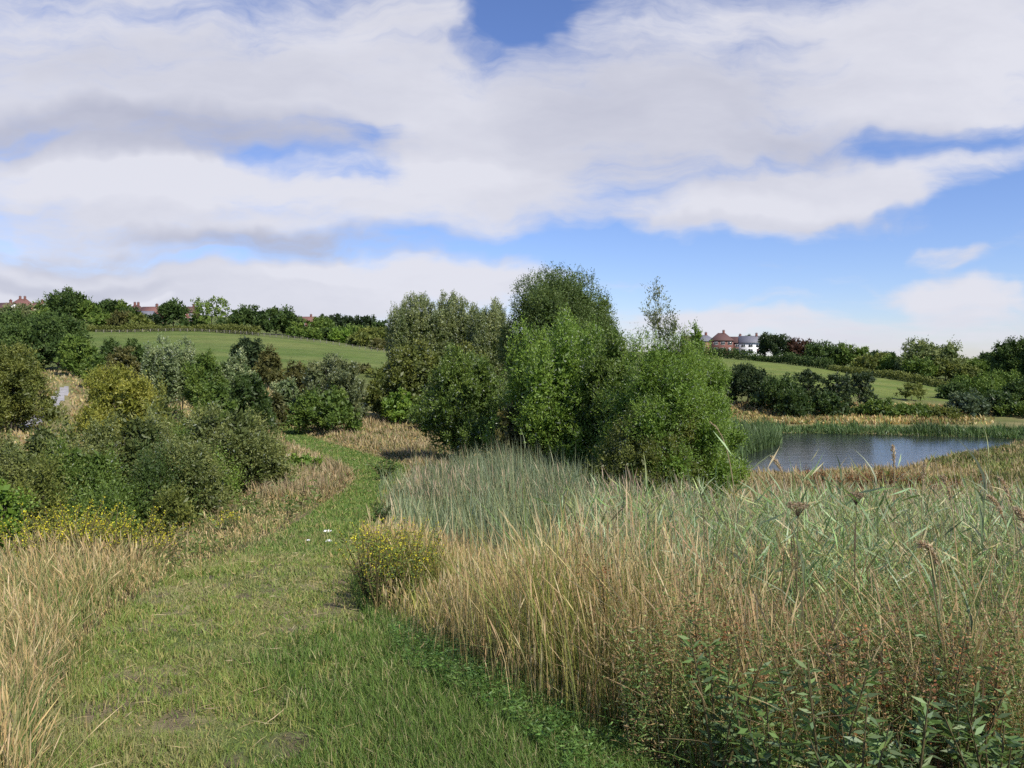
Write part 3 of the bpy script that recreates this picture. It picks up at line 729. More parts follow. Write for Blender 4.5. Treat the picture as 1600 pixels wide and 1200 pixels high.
# ------------------------------------------------------------------ houses
M_BRICK = noisemat('red_brick', [(.12, .05, .04), (.20, .085, .065)], 2.5, .9, .2)
M_BRICK2 = noisemat('orange_brick', [(.26, .12, .075), (.34, .17, .11)], 2.5, .9, .2)
M_WHITE = noisemat('white_render', [(.72, .71, .69), (.82, .81, .79)], 1.5, .85, .1)
M_SLATE = noisemat('grey_slate', [(.12, .12, .14), (.2, .2, .23)], 3, .7, .2)
M_TILE = noisemat('brown_tile', [(.085, .045, .04), (.13, .065, .055)], 3, .8, .2)
M_TILE2 = noisemat('orange_tile', [(.15, .07, .058), (.21, .10, .08)], 3, .8, .2)
M_FRAME = noisemat('white_frame', [(.75, .75, .75), (.8, .8, .8)], 2, .5, 0)
mg, ntg, og = newmat('window_glass'); pg = ntg.nodes.new('ShaderNodeBsdfPrincipled'); pg.inputs['Base Color'].default_value = (.03, .035, .04, 1); pg.inputs['Roughness'].default_value = .08; ntg.links.new(pg.outputs[0], og.inputs[0]); M_GLASS = mg
def house(px, py, d, w, dep, eave, ridge, rz, wall, roof, label, hip=False, cols=2, chim=1, gable=None, group='houses on the hill'):
    x, y, z = survey(px, py, d)
    g = float(height(np.array([x]), np.array([y]))[0])
    z = max(z, g)
    o = empty('house', (x, y, z), label, 'house', group, math.radians(rz))
    a, b_ = w / 2, dep / 2
    b = Bag(); box(b, -a, a, -b_, b_, -4, eave)
    b.make('wall', wall, o)
    if not hip:   # gable ends as their own wall pieces
        for sx in (-1, 1):
            t = .24
            xs = (sx * a - sx * t, sx * a)
            V = np.array([(q, yy, zz) for q in xs for (yy, zz) in ((-b_, eave), (b_, eave), (0, ridge - .1))])
            bb = Bag(); bb.add(V, [(0, 1, 4, 3), (1, 2, 5, 4), (2, 0, 3, 5)], [(0, 2, 1), (3, 4, 5)])
            bb.make('gable', gable or wall, o)
    ov = .35; hh = b_ * .85 if hip else 0
    br = Bag()
    e = eave - .12
    ra = a + ov - hh
    lo = [(-a - ov, -b_ - ov, e), (a + ov, -b_ - ov, e), (a + ov, b_ + ov, e), (-a - ov, b_ + ov, e), (-ra, 0, ridge), (ra, 0, ridge)]
    up = [(p[0], p[1], p[2] + .22) for p in lo]
    V = np.array(lo + up)
    Qs = [(6, 7, 11, 10), (8, 9, 10, 11), (0, 4, 5, 1), (2, 5, 4, 3), (0, 1, 7, 6), (2, 3, 9, 8)]
    Ts = []
    if hip: Ts = [(7, 8, 11), (9, 6, 10), (1, 5, 2), (3, 4, 0)]; Qs += [(1, 2, 8, 7), (3, 0, 6, 9)]
    else: Qs += [(1, 5, 11, 7), (5, 2, 8, 11), (3, 4, 10, 9), (4, 0, 6, 10)]
    br.add(V, Qs, Ts if Ts else None)
    rf = br.make('roof', roof, o)
    for c in range(chim):
        cx = (-1 if c else 1) * (a * .55 if not hip else a * .2)
        bc = Bag(); box(bc, cx - .45, cx + .45, -.35, .35, ridge - .9, ridge + 1.1); box(bc, cx - .52, cx + .52, -.42, .42, ridge + 1.102, ridge + 1.25)
        for q in (-.2, .2):
            V, Qf = tube([(cx + q, 0, ridge + 1.25), (cx + q, 0, ridge + 1.6)], [.13, .11], 8); bc.add(V, Qf)
        bc.make('chimney', M_BRICK, rf)
    def win(cx, cz_, ww, wh, side=-1):
        bf = Bag(); yy = -b_ - .06
        for (xa, xb, za, zb) in ((cx - ww / 2, cx + ww / 2, cz_ + wh / 2 - .08, cz_ + wh / 2), (cx - ww / 2, cx + ww / 2, cz_ - wh / 2, cz_ - wh / 2 + .08),
                                 (cx - ww / 2, cx - ww / 2 + .08, cz_ - wh / 2 + .08, cz_ + wh / 2 - .08), (cx + ww / 2 - .08, cx + ww / 2, cz_ - wh / 2 + .08, cz_ + wh / 2 - .08), (cx - .04, cx + .04, cz_ - wh / 2 + .08, cz_ + wh / 2 - .08)):
            box(bf, xa, xb, yy, yy + .058, za, zb)
        f = bf.make('window', M_FRAME, o)
        bp = Bag(); box(bp, cx - ww / 2 + .08, cx + ww / 2 - .08, yy + .03, yy + .057, cz_ - wh / 2 + .08, cz_ + wh / 2 - .08)
        bp.make('pane', M_GLASS, f)
    for c in range(cols):
        cx = -a + w * (c + .5) / cols
        win(cx, eave - 1.15, 1.7, 1.2)
        if c != cols - 1 or cols == 1: win(cx, 1.35, 1.9, 1.4)
    cx = -a + w * (cols - .5) / cols
    bd = Bag(); box(bd, cx - .5, cx + .5, -b_ - .05, -b_ - .002, .0, 2.05)
    dr = bd.make('door', M_TILE if wall is M_WHITE else M_FRAME, o)
    bh = Bag(); box(bh, cx + .3, cx + .38, -b_ - .1, -b_ - .052, 1.0, 1.12); bh.make('handle', M_GLASS, dr)
    return o
house(1172, 553, 325, 9.0, 6.5, 4.6, 7.4, -14, M_WHITE, M_SLATE, 'white rendered house with grey roof and a dark red gable end', cols=3, gable=M_BRICK)
_h = bpy.data.objects.get('house')
house(1151, 552, 335, 5.5, 7, 4.4, 7.0, 8, M_BRICK, M_TILE, 'red brick house squeezed between the white house and the hipped one', cols=2)
house(1127, 551, 322, 8.5, 7.5, 5.0, 8.0, -6, M_BRICK, M_TILE, 'brick house with hipped dark roof and white window band', hip=True, cols=3)
house(1100, 550, 335, 8, 7, 4.6, 7.2, 10, M_BRICK2, M_SLATE, 'orange brick house glimpsed through the wispy willow shoots', hip=True, cols=2)
house(1080, 550, 340, 8, 7, 4.6, 7.0, 0, M_BRICK, M_TILE, 'brown-roofed house mostly hidden behind the light green willow', cols=2)
house(10, 497, 322, 10, 7, 3.6, 6.2, -20, M_WHITE, M_TILE, 'low brown-roofed white house at the left frame edge', cols=3)
house(36, 496, 345, 9, 8, 4.6, 7.6, 25, M_BRICK2, M_TILE2, 'orange-roofed house with two chimneys, left of the domed tree', cols=2, chim=2, hip=True)
house(62, 496, 350, 6, 7, 3.8, 6.0, -15, M_WHITE, M_TILE2, 'small pale house between orange roof and domed tree', cols=1)
house(214, 505, 338, 7, 7, 4.4, 7.2, 15, M_BRICK, M_TILE, 'dark-roofed brick house, left one of the far skyline pair', cols=2, hip=True, chim=2)
house(238, 505, 334, 8.5, 7, 4.2, 6.8, -10, M_BRICK, M_TILE2, 'long red-roofed house, right one of the far skyline pair', cols=3)
house(228, 504, 322, 6, 6, 2.6, 4.6, 10, M_WHITE, M_SLATE, 'low white bungalow with grey roof below the red roofs', cols=2, chim=0)
house(297, 504, 330, 6, 7, 4.2, 6.6, 5, M_BRICK, M_TILE, 'brick house half hidden beside the open-crowned tree', cols=2)
house(478, 514, 385, 10, 7, 3.4, 5.8, -8, M_BRICK, M_TILE2, 'lone brick house with red roof above the field-top trees', cols=3)

# ------------------------------------------------------------------ grasses
def scatter(n, d0, d1, px0, px1, r, power=1.0):
    """even over the view: log distance, even bearing"""
    u = r.random(n) ** power
    d = np.exp(math.log(d0) + u * (math.log(d1) - math.log(d0)))
    s = ((px0 + r.random(n) * (px1 - px0)) - 800) / F
    x = s * d; y = d; z = height(x, y)
    px, py = project(x, y, z)
    return x, y, z, px, py
def blades(name, P, H, Wd, col, r, parent=None, bend=.35, wind=(-.12, .05), seg=4, prof='leaf', mat=None, tip=None, kind='stuff', label=None, cat=None, stiff=2.0, ret=False):
    n = len(P)
    H = np.broadcast_to(H, (n,)); Wd = np.broadcast_to(Wd, (n,))
    th = r.uniform(0, 2 * np.pi, n)
    bd = np.minimum(np.abs(r.normal(0, bend, n)) + .02, min(.95, bend * 2.0))
    lean = np.stack([np.cos(th) * bd + wind[0], np.sin(th) * bd + wind[1], np.zeros(n)], -1)
    ph = r.uniform(0, 2 * np.pi, n)
    side = np.stack([np.cos(ph), np.sin(ph), np.zeros(n)], -1)
    t = np.linspace(0, 1, seg + 1)
    if prof == 'leaf': w = np.array([.7, 1.0, .8, .45, .03]) if seg == 4 else np.interp(t, [0, .3, .7, 1], [.7, 1, .6, .03])
    elif prof == 'seed': t = np.array([0, .55, .78, .86, .94, 1.0]); w = np.array([.8, .6, .5, 1.7, 1.2, .1])
    elif prof == 'short': t = np.array([0, .5, 1.0]); w = np.array([1, .8, .05])
    elif prof == 'plume': t = np.array([0, .5, .72, .82, .92, 1.0]); w = np.array([.6, .5, .5, 5.0, 3.4, .3])
    k = len(t)
    pos = P[:, None, :] + lean[:, None, :] * (H[:, None, None] * (t ** stiff)[None, :, None])
    drop = np.sqrt(np.maximum(.05, 1 - (np.linalg.norm(lean, axis=1) * .75) ** 2))
    pos[:, :, 2] += H[:, None] * drop[:, None] * t[None] * (1 - .12 * bd[:, None] * t[None])
    hw = side[:, None, :] * (Wd[:, None, None] * w[None, :, None] * .5)
    V = np.stack([pos - hw, pos + hw], 2).reshape(-1, 3)
    base = (np.arange(n) * 2 * k)[:, None, None]
    q = np.array([[2 * i, 2 * i + 1, 2 * i + 3, 2 * i + 2] for i in range(k - 1)])[None]
    Qf = (base + q).reshape(-1, 4)
    if tip is None: C = np.repeat(col, 2 * k, 0)
    else:
        m = np.clip((t - .45) / .4, 0, 1)[None, :, None]
        C = col[:, None, :] * (1 - m) + tip[:, None, :] * m
        C = np.repeat(C, 2, 1).reshape(-1, 3)
    if ret: return V, Qf, C
    o = mk(name, V, Qf, mat or M_GRASS, parent, C)
    tag(o, label, cat, None, kind)
    return o
def pal_mix(r, n, cols, wts, jit=.18):
    cols = np.array(cols); k = r.choice(len(cols), n, p=np.array(wts) / sum(wts))
    return cols[k] * r.uniform(1 - jit, 1 + jit, (n, 1)) * r.uniform(.94, 1.06, (n, 3))
STRAW = [(.54, .41, .17), (.43, .31, .12), (.62, .51, .27), (.28, .18, .08), (.28, .30, .09), (.17, .22, .06)]
STRAWW = [4, 3, 2, 2, 2.5, 1.5]
GREEN = [(.13, .20, .045), (.19, .24, .07), (.10, .17, .035), (.30, .29, .12), (.36, .29, .16)]

# mown grass on the path
r = np.random.default_rng(21)
x, y, z, px, py = scatter(330000, 1.9, 62, -60, 1050, r, .85)
pat = inpoly(px, py, PATH)
x, y, z, px, py = (a[pat] for a in (x, y, z, px, py))
patch = fbm(x * 1.3 + 4, y * 1.3, 4)
bare = fbm(x * 2.3 + 40, y * 1.4 + 3, 3)
keep = (fbm(x * 4.6 + 30, y * 3.1, 4) < .62) | (r.random(len(x)) < .35)
x, y, z, patch, py, px = (a[keep] for a in (x, y, z, patch, py, px))
nB = len(x)
c = pal_mix(r, nB, GREEN, [3, 6, 1.2, 2.4, 1.3]) * np.array([1.22, 1.2, 1.0])
dryw = .8 * np.clip((patch - .47) * 6, 0, 1)[:, None] * (r.random((nB, 1)) < .6)
c = c * (1 - dryw) + np.array([.34, .31, .15]) * dryw
sz = np.maximum(1, y / 7)
hh = r.uniform(.015, .06, nB) * (.6 + .8 * nz(x * 3, y * 3)) * (1 + .5 * (patch < .4)) * np.minimum(sz, 2.0)
blades('mown_grass', np.stack([x, y, z - .005], -1), hh, .0045 * np.maximum(1, y / 3.2) * r.uniform(.7, 1.3, nB), c, r, bend=1.0, prof='short', wind=(-.05, 0), label='short mown green grass carpeting the path', cat='grass')

kx, ky, kz, kpx, kpy = scatter(260000, 11, 75, 380, 680, r)
km = inpoly(kpx, kpy, PATH) & (r.random(len(kx)) < np.interp(ky, [11, 24], [.08, 1])); kx, ky, kz = kx[km], ky[km], kz[km]; kn = len(kx)
blades('mown_grass', np.stack([kx, ky, kz - .005], -1), r.uniform(.03, .09, kn), .0015 * ky * r.uniform(.6, 1.2, kn), pal_mix(r, kn, [(.13, .22, .045), (.19, .27, .065), (.10, .18, .035)], [2, 2, 1]), r, bend=.8, prof='short', label='green mown grass on the far winding part of the path', cat='grass')
# cut straws lying on the path
kc = 260; kk = r.integers(0, nB, kc)
a = r.uniform(0, 6.283, kc)
V, Qf, C = leaves(np.stack([x[kk], y[kk], z[kk] + r.uniform(.02, .05, kc)], -1), np.stack([np.cos(a), np.sin(a), r.normal(0, .08, kc)], -1), r.uniform(.05, .17, kc), .004 * np.maximum(1, y[kk] / 4), pal_mix(r, kc, [(.58, .48, .28), (.48, .38, .2)], [1, 1]), r)
tag(mk('grass_clippings', V, Qf, M_GRASS, None, C), 'pale cut straws scattered on the mown path', 'clippings', None, 'stuff')

# rough green grass between the path and the tall growth
r = np.random.default_rng(22)
x, y, z, px, py = scatter(480000, 2.2, 9, 330, 1180, r)
m = inpoly(px, py, ROUGH) | (inpoly(px, py, PATH) & (px > 400 + 260 * r.random(len(x)) + 160 * (nz(x * 2.2, y * 2.2) - .5)) & (py > 965 + 60 * r.random(len(x))))
m &= r.random(len(x)) < .8
x, y, z, px, py = (a[m] for a in (x, y, z, px, py)); nB = min(len(x), 62000)
x, y, z, px, py = (a[:nB] for a in (x, y, z, px, py))
c = pal_mix(r, nB, [(.11, .19, .035), (.16, .24, .055), (.08, .14, .025), (.36, .33, .16)], [4, 4, 3, 1.6])
blades('rough_grass', np.stack([x, y, z - .01], -1), r.uniform(.025, .12, nB), .0042 * np.maximum(1, y / 3.2) * r.uniform(.7, 1.5, nB), c, r, bend=.7, prof='leaf', label='lush green rough grass beside the mown path', cat='grass')

# dry bank left of the path
def dry(name, n, d0, d1, px0, px1, maskf, seed, hr, w0, label, cols=STRAW, wts=STRAWW, bend=.4, prof='seed', tipc=None, wd0=4.0, wind=(-.1, .03), mat=None, cat='grass', hmod=None, green=0, soft=11):
    r = np.random.default_rng(seed)
    x, y, z, px, py = scatter(n, d0, d1, px0, px1, r)
    sg = soft * np.clip((py - 640) / 350, .03, 1.3)
    m = maskf(x, y, px + r.normal(0, 1, n) * sg, py + r.normal(0, 1, n) * sg * .8, r)
    x, y, z = x[m], y[m], z[m]; k = len(x)
    if name != 'far_reeds': z = np.maximum(z, WATER - .12)
    c = pal_mix(r, k, cols, wts)
    f = 1.3 if y.mean() < 20 else .4
    q = nz(x * f + seed, y * f)[:, None]
    c = c * (.72 + .5 * q)
    if green:   # tussocks of a greener species
        g = (nz(x * f * .8 + 70, y * f * .8 + seed) > .62) & (r.random(k) < green)
        c[g] = pal_mix(r, int(g.sum()), [(.17, .23, .06), (.24, .27, .08), (.12, .18, .045)], [1, 1, 1])
    H = (hr[0] + (hr[1] - hr[0]) * r.random(k) ** 1.7) * (.66 + .76 * nz(x * 1.1, y * 1.1 + seed)) * (.8 + .4 * nz(x * 4, y * 4, 2))
    if y.mean() > 4 and 'path' in label or name in ('meadow_grass', 'meadow_undergrass', 'dry_grass'): H = H * np.clip(seg_dist(px[m], py[m], PATH) / np.interp(y, [3, 20], [26, 9]), .35, 1)
    if hmod is not None: H = H * hmod(px[m], py[m], x, y)
    tip = None
    if tipc is not None: tip = pal_mix(r, k, tipc, [1] * len(tipc))
    return blades(name, np.stack([x, y, z - .02], -1), H, w0 * np.maximum(1, y / wd0) * r.uniform(.6, 1.4, k), c, r, bend=bend, prof=prof, label=label, cat=cat, tip=tip, wind=wind, mat=mat)
off = lambda px, py, x, y: ~inpoly(px, py, PATH)
def leftbank(x, y, px, py, r):
    lim = np.interp(py, [p[1] for p in PATH_L][::-1], [p[0] for p in PATH_L][::-1])
    edge = lim - 6 + 24 * (vnoise(x * 2.5, y * 2.5) - .5)
    return (px < edge) & (y < 34) & ~((px < 470) & (y > np.interp(px, [0, 200, 330, 450], [9.8, 12.2, 18, 34])))
dry('dry_grass', 128000, 1.9, 34, -560, 560, leftbank, 31, (.14, .38), .0027, 'straw-coloured dry grass on the bank left of the path', green=.7, soft=12, tipc=[(.60, .44, .20), (.46, .32, .15), (.62, .49, .26), (.30, .28, .11)], bend=.36, hmod=lambda px, py, x, y: np.interp(y, [0, 12, 20, 34], [1, 1.05, .8, .5]))
dry('green_undergrass', 96000, 1.9, 30, -560, 560, leftbank, 32, (.12, .34), .0055, 'green blades growing low among the straw left of the path', cols=GREEN, wts=[3, 3, 2, 2, 1], prof='leaf', bend=.5)
# inside of the bend and mid meadow
def mid(x, y, px, py, r):
    inn = off(px, py, x, y) & (px > 385) & (px < 760) & (y > 20) & (y < 70)
    return inn & ~((px > 640) & (y < 32)) & (fbm(x * .3, y * .3) > .2)
dry('meadow_grass', 60000, 20, 72, 385, 760, mid, 33, (.2, .5), .005, 'straw meadow grass around the far path bend', tipc=[(.46, .35, .22), (.52, .42, .26), (.30, .22, .13)], prof='leaf')
dry('meadow_undergrass', 40000, 20, 72, 385, 760, mid, 34, (.15, .36), .008, 'green-brown undergrowth in the meadow around the bend', cols=[(.12, .16, .04), (.2, .2, .07), (.2, .13, .07)], wts=[3, 2, 2], prof='leaf')
# left middle distance strips seen between the bushes
dry('distant_grass', 62000, 14, 110, -560, 460, lambda x, y, px, py, r: ((y > 28) | (px < -60)) & ~inpoly(px, py, TRACK) & (seg_dist(px, py, TRACK) > 3) & ~((px < 110) & (px > 30) & (y > 52) & (y < 75) & (py > 612)) & off(px, py, x, y), 35, (.2, .45), .010, 'dry grass around the gravel track in the valley', tipc=[(.42, .33, .20), (.37, .28, .18)], prof='leaf')
# right edge of the path and the tall straw patch
def rightstraw(x, y, px, py, r):
    lim = np.interp(py, [720, 760, 800, 850, 900, 950, 1000, 1060, 1130, 1200, 1300], [655, 632, 606, 584, 565, 600, 690, 800, 905, 1000, 1100])
    return (px > lim + 14 + 22 * (vnoise(x * 3, y * 3) - .5)) & (y < 15) & (px < 1050 + 150 * vnoise(x, y)) & (r.random(len(x)) < np.interp(px, [650, 850, 1000, 1150], [1, .8, .35, .1]))
dry('tall_straw', 85000, 3.3, 15, 540, 1200, rightstraw, 36, (.22, .80), .0029, 'tall straw stems with seed heads right of the path', green=.85, soft=26, tipc=[(.56, .42, .20), (.42, .29, .14), (.60, .48, .27)], bend=.22, wind=(-.02, .02), hmod=lambda px, py, x, y: np.interp(y, [4, 7, 10, 15], [.95, .78, .55, .4]))
dry('tall_green_grass', 62000, 3.3, 14, 600, 1250, rightstraw, 37, (.25, .78), .0055, 'yellow-green blades mixed into the tall straw', cols=[(.26, .29, .07), (.36, .34, .09), (.16, .22, .05)], wts=[3, 3, 2], prof='leaf', bend=.4, hmod=lambda px, py, x, y: np.interp(y, [4, 7, 10, 15], [.95, .78, .55, .4]))
# foreground right mixture
def fr(x, y, px, py, r):
    lim = np.interp(py, [900, 950, 1000, 1060, 1130, 1200, 1300], [700, 760, 800, 870, 960, 1060, 1160])
    return (px > lim) & (y < 12) & (y > 2.95) & (r.random(len(x)) < np.interp(y, [3, 4], [.8, 1]))
dry('wild_grass', 34000, 2.8, 20, 850, 1750, fr, 38, (.3, .88), .0034, 'mixed dry stems in the wild growth at lower right', green=.6, soft=20, cols=STRAW + [(.26, .12, .05)], wts=STRAWW + [1.5], bend=.42, tipc=[(.52, .41, .22), (.40, .27, .14)], hmod=lambda px, py, x, y: np.interp(y, [3, 5], [.82, 1]))
dry('wild_green_grass', 62000, 2.8, 20, 850, 1750, lambda x, y, px, py, r: fr(x, y, px, py, r) & (nz(x * 1.9, y * 1.9 + 20) > .42) & (r.random(len(x)) < np.interp(y, [2.9, 4], [.8, 1])), 39, (.2, .78), .0072, 'green blades in the wild growth at lower right', cols=[(.13, .23, .045), (.20, .30, .075), (.30, .34, .10), (.46, .38, .17)], wts=[4, 4, 3, 1.4], prof='leaf', bend=.62, hmod=lambda px, py, x, y: np.interp(y, [3, 5], [.8, 1]))
# reeds: glaucous
REED = [(.23, .28, .155), (.30, .35, .20), (.15, .20, .10), (.34, .37, .17), (.46, .39, .22)]
def reedmask(x, y, px, py, r):
    base = inpoly(px, py, [(600, 790), (640, 760), (700, 740), (760, 722), (900, 715), (1000, 735), (1060, 760), (1080, 800), (1000, 830), (860, 830), (720, 815), (640, 810)])
    return base & (y > 10)
dry('reed_bed', 60000, 11, 32, 590, 1100, reedmask, 51, (.9, 1.8), .009, 'blue-green reeds between the path and the centre willows', cols=REED, wts=[4, 3, 3, 1.5, .8], prof='leaf', bend=.28, wd0=9, wind=(-.07, .02), soft=60, mat=M_REED, cat='reeds', hmod=lambda px, py, x, y: np.interp(px, [590, 640, 700, 790, 880, 960, 1060], [.3, .42, .62, .84, .84, .7, .55]))
def reedfront(x, y, px, py, r):
    return (y < 19) & (px > 880 + 200 * (vnoise(x * .7, y * .7) - .5)) & (r.random(len(x)) < np.interp(px, [880, 1150], [.4, 1]) * np.interp(y, [5, 8], [.3, 1]))
dry('reed_fringe', 34000, 4.2, 19, 820, 1750, reedfront, 52, (.45, 1.38), .014, 'green reeds and rushes along the crest at the right', cols=REED + [(.24, .34, .09), (.17, .27, .07)], wts=[2.5, 3, 1.5, 3, 2, 5, 4], prof='leaf', bend=.48, wd0=9, mat=M_REED, cat='reeds', hmod=lambda px, py, x, y: np.interp(y, [5, 9], [.65, 1.0]))
dry('reed_straw', 19000, 8, 24, 640, 1750, lambda x, y, px, py, r: (px > 900) | reedmask(x, y, px, py, r), 53, (.6, 1.25), .0035, 'dead straw stems standing in the reeds', bend=.16, prof='seed', wd0=6, tipc=[(.5, .38, .26)])
# near shore of the pond: dry tan grass
def shore(x, y, px, py, r):
    near = inpoly(x, y, POND)
    return (px > 1120) & ~near & (seg_dist(x, y, POND) > .5) & (y > 17) & (y < 62)
dry('shore_grass', 80000, 17, 62, 1100, 1800, shore, 54, (.2, .5), .006, 'tan dry grass along the near shore of the pond', cols=[(.48, .38, .19), (.38, .29, .13), (.54, .44, .25), (.24, .27, .09)], wts=[3, 2, 3, 2.4], tipc=[(.48, .38, .21), (.40, .28, .15)], prof='leaf')
dry('shore_green', 34000, 34, 62, 1380, 1800, lambda x, y, px, py, r: shore(x, y, px, py, r) & (nz(x * .25, y * .25) > np.interp(px, [1400, 1520], [.75, .2])), 55, (.2, .45), .010, 'green sedge on the right-hand shore', cols=[(.18, .22, .06), (.28, .29, .10)], wts=[1, 1], prof='leaf', cat='sedge')
# far shore: tan strip then reeds
dry('far_bank_grass', 26000, 71, 95, 1040, 1640, lambda x, y, px, py, r: (y > 75.5) & (px < 1400 + 160 * r.random(len(x))), 56, (.25, .5), .010, 'dry grass strip behind the far reeds of the pond', cols=STRAW, wts=STRAWW, prof='leaf')
def farreed(x, y, px, py, r):
    return (~inpoly(x, y, POND)) & (seg_dist(x, y, POND) < 2.2 + 2.5 * vnoise(x * .25, y * .25)) & (y > 60) | (inpoly(x, y, POND) & (seg_dist(x, y, POND) < .5) & (y > 62))
dry('far_reeds', 60000, 60, 80, 1020, 1680, farreed, 57, (.4, .85), .02, 'dark green reeds fringing the far shore of the pond', cols=[(.10, .16, .05), (.15, .22, .08), (.07, .12, .04)], wts=[3, 3, 2], prof='leaf', bend=.5, wd0=20, mat=M_REED, cat='reeds', hmod=lambda px, py, x, y: .6 + .7 * nz(x * .3, y * .3))
def isl(x, y, px, py, r):
    return inpoly(px, py, [(1040, 745), (1040, 695), (1140, 692), (1185, 695), (1215, 702), (1218, 712), (1190, 722), (1150, 736), (1110, 745)])
dry('reed_spit', 60000, 44, 66, 1020, 1240, isl, 58, (.9, 1.4), .016, 'green reeds reaching into the pond beside the willow', cols=[(.13, .20, .07), (.19, .27, .11), (.09, .14, .05)], wts=[3, 3, 2], prof='leaf', bend=.4, wd0=20, mat=M_REED, cat='reeds')

# leafy undergrowth that nobody could count
def weeds(name, n, d0, d1, px0, px1, mask, seed, hr, ls, cols, label, wr=.27, nl=16, upb=(-.3, .8), mat=None, lo=0., cat='undergrowth'):
    r = np.random.default_rng(seed)
    x, y, z, px, py = scatter(n, d0, d1, px0, px1, r)
    m = mask(x, y, px, py, r); x, y, z = x[m], y[m], z[m]; k = len(x)
    H = r.uniform(*hr, k) * (.45 + .85 * nz(x * 1.8 + seed, y * 1.8))
    ln = r.normal(0, .16, (k, 2))
    t = np.tile(lo + (1 - lo) * r.random(nl) ** .6, k)
    B = np.repeat(np.stack([x, y, z], -1), nl, 0); Hr = np.repeat(H, nl)
    P = B + np.stack([np.repeat(ln[:, 0], nl) * Hr * t, np.repeat(ln[:, 1], nl) * Hr * t, Hr * t], -1)
    a = r.uniform(0, 6.283, k * nl); Dr = unit(np.stack([np.cos(a), np.sin(a), r.uniform(*upb, k * nl)], -1))
    c = np.repeat(pal_mix(r, k, cols, [1] * len(cols)), nl, 0) * r.uniform(.75, 1.3, (k * nl, 1))
    L = ls * r.uniform(.5, 1.4, k * nl) * np.maximum(1, np.repeat(y, nl) / (5 if wr > .1 else 8))
    V, Qf, C = leaves(P, Dr, L, L * wr, c, r)
    tag(mk(name, V, Qf, mat or M_LEAF, None, C), label, cat, None, 'stuff')
weeds('leafy_undergrowth', 36000, 2.3, 13, 980, 1750, lambda x, y, px, py, r: (px > 1010 + 200 * (vnoise(x * 2, y * 2) - .5)) & (y > 2.95) & (nz(x * 1.4 + 3, y * 1.4, 3) > np.interp(px, [1050, 1250], [.45, .2])), 61, (.3, .85), .019,
      [(.11, .19, .045), (.17, .25, .065), (.24, .27, .09), (.30, .20, .09)], 'leafy green-brown weeds tangled through the growth at lower right')
weeds('reed_foliage', 15000, 4.4, 20, 860, 1750, lambda x, y, px, py, r: (y > 4.6) & (px > 900 + 220 * (vnoise(x, y) - .5)) & (r.random(len(x)) < np.interp(px, [900, 1150], [.35, 1]) * np.interp(y, [4.6, 7], [.35, 1])), 64, (.5, 1.25), .19,
      [(.25, .34, .17), (.31, .39, .21), (.19, .29, .09), (.36, .42, .15), (.46, .40, .21)], 'broad blue-green reed leaves along the crest at the right', wr=.055, nl=8, upb=(.2, 1.9), mat=M_REED, lo=.3, cat='reeds')
weeds('near_herbs', 450, 2.95, 4.6, 1040, 1700, lambda x, y, px, py, r: nz(x * 2.4, y * 2.4 + 9) > .4, 65, (.3, .75), .030,
      [(.12, .22, .05), (.18, .28, .08), (.14, .22, .09)], 'leafy stems of taller herbs at the lower right', wr=.22, nl=28, upb=(-.2, .9))
weeds('clover_undergrowth', 5000, 2.4, 6, 600, 1050, lambda x, y, px, py, r: inpoly(px, py, ROUGH), 62, (.04, .14), .024,
      [(.09, .18, .035), (.13, .22, .05)], 'bright low leaves among the rough grass at the bottom')
weeds('bank_undergrowth', 1300, 9, 26, 0, 500, lambda x, y, px, py, r: leftbank(x, y, px, py, r) & (fbm(x * .7, y * .7) > .5), 63, (.2, .6), .035,
      [(.16, .21, .05), (.20, .16, .08), (.12, .18, .04)], 'low weeds on the top of the left bank')

# ------------------------------------------------------------------ plants that can be told apart
def stem_plant(name, x, y, h, r, leafc, nl, ls, label, cat, group, spikes=None, flowers=None, branches=5, spread=.28, lean=(0, 0), stemc=(.16, .13, .06)):
    g = float(height(np.array([x]), np.array([y]))[0])
    o = empty(name, (x, y, g), label, cat, group, r.uniform(0, 6.28))
    sb = Bag(); tips = []
    for b in range(branches):
        a = b * 2.4 + r.uniform(-.4, .4); sp = spread * h * r.uniform(.3, 1)
        hh = h * r.uniform(.72, 1.0) if b else h
        t = np.linspace(0, 1, 7)[:, None]
        pts = np.concatenate([math.cos(a) * sp * t ** 1.3 + lean[0] * t ** 2, math.sin(a) * sp * t ** 1.3 + lean[1] * t ** 2, -.03 + hh * t], 1)
        V, Qf = tube(pts, .006 * (1.1 - t[:, 0]) * max(1, y / 6) + .0012, 5)
        sb.add(V, Qf, C=np.array(stemc)); tips.append(pts)
    sb.make('stem', M_GRASS, o)
    def along(n, lo, hi, size, cols, wfac, upb, nm, mat):
        k = r.integers(0, len(tips), n); t = lo + (hi - lo) * r.random(n)
        P = np.stack([np.array([np.interp(tt, np.linspace(0, 1, 7), tips[kk][:, c]) for kk, tt in zip(k, t)]) for c in range(3)], -1)
        a = r.uniform(0, 6.283, n); Dr = unit(np.stack([np.cos(a), np.sin(a), r.uniform(upb - .5, upb + .5, n)], -1))
        P = P + Dr * size * (.15 if nm == 'foliage' else 1.3) * r.random((n, 1))
        L = size * r.uniform(.5, 1.3, n)
        V, Qf, C = leaves(P, Dr, L, L * wfac * .8, pal_mix(r, n, cols, [1] * len(cols)), r)
        mk(nm, V, Qf, mat, o, C)
    if nl: along(nl, .08, .92, ls, leafc, .32, .3, 'foliage', M_LEAF)
    if spikes: along(spikes[0], spikes[1], 1.0, spikes[2], spikes[3], .8, .3, 'blossom', M_GRASS)
    if flowers: along(flowers[0], flowers[1], 1.03, flowers[2], flowers[3], .9, .8, 'blossom', M_PETAL)
    return o
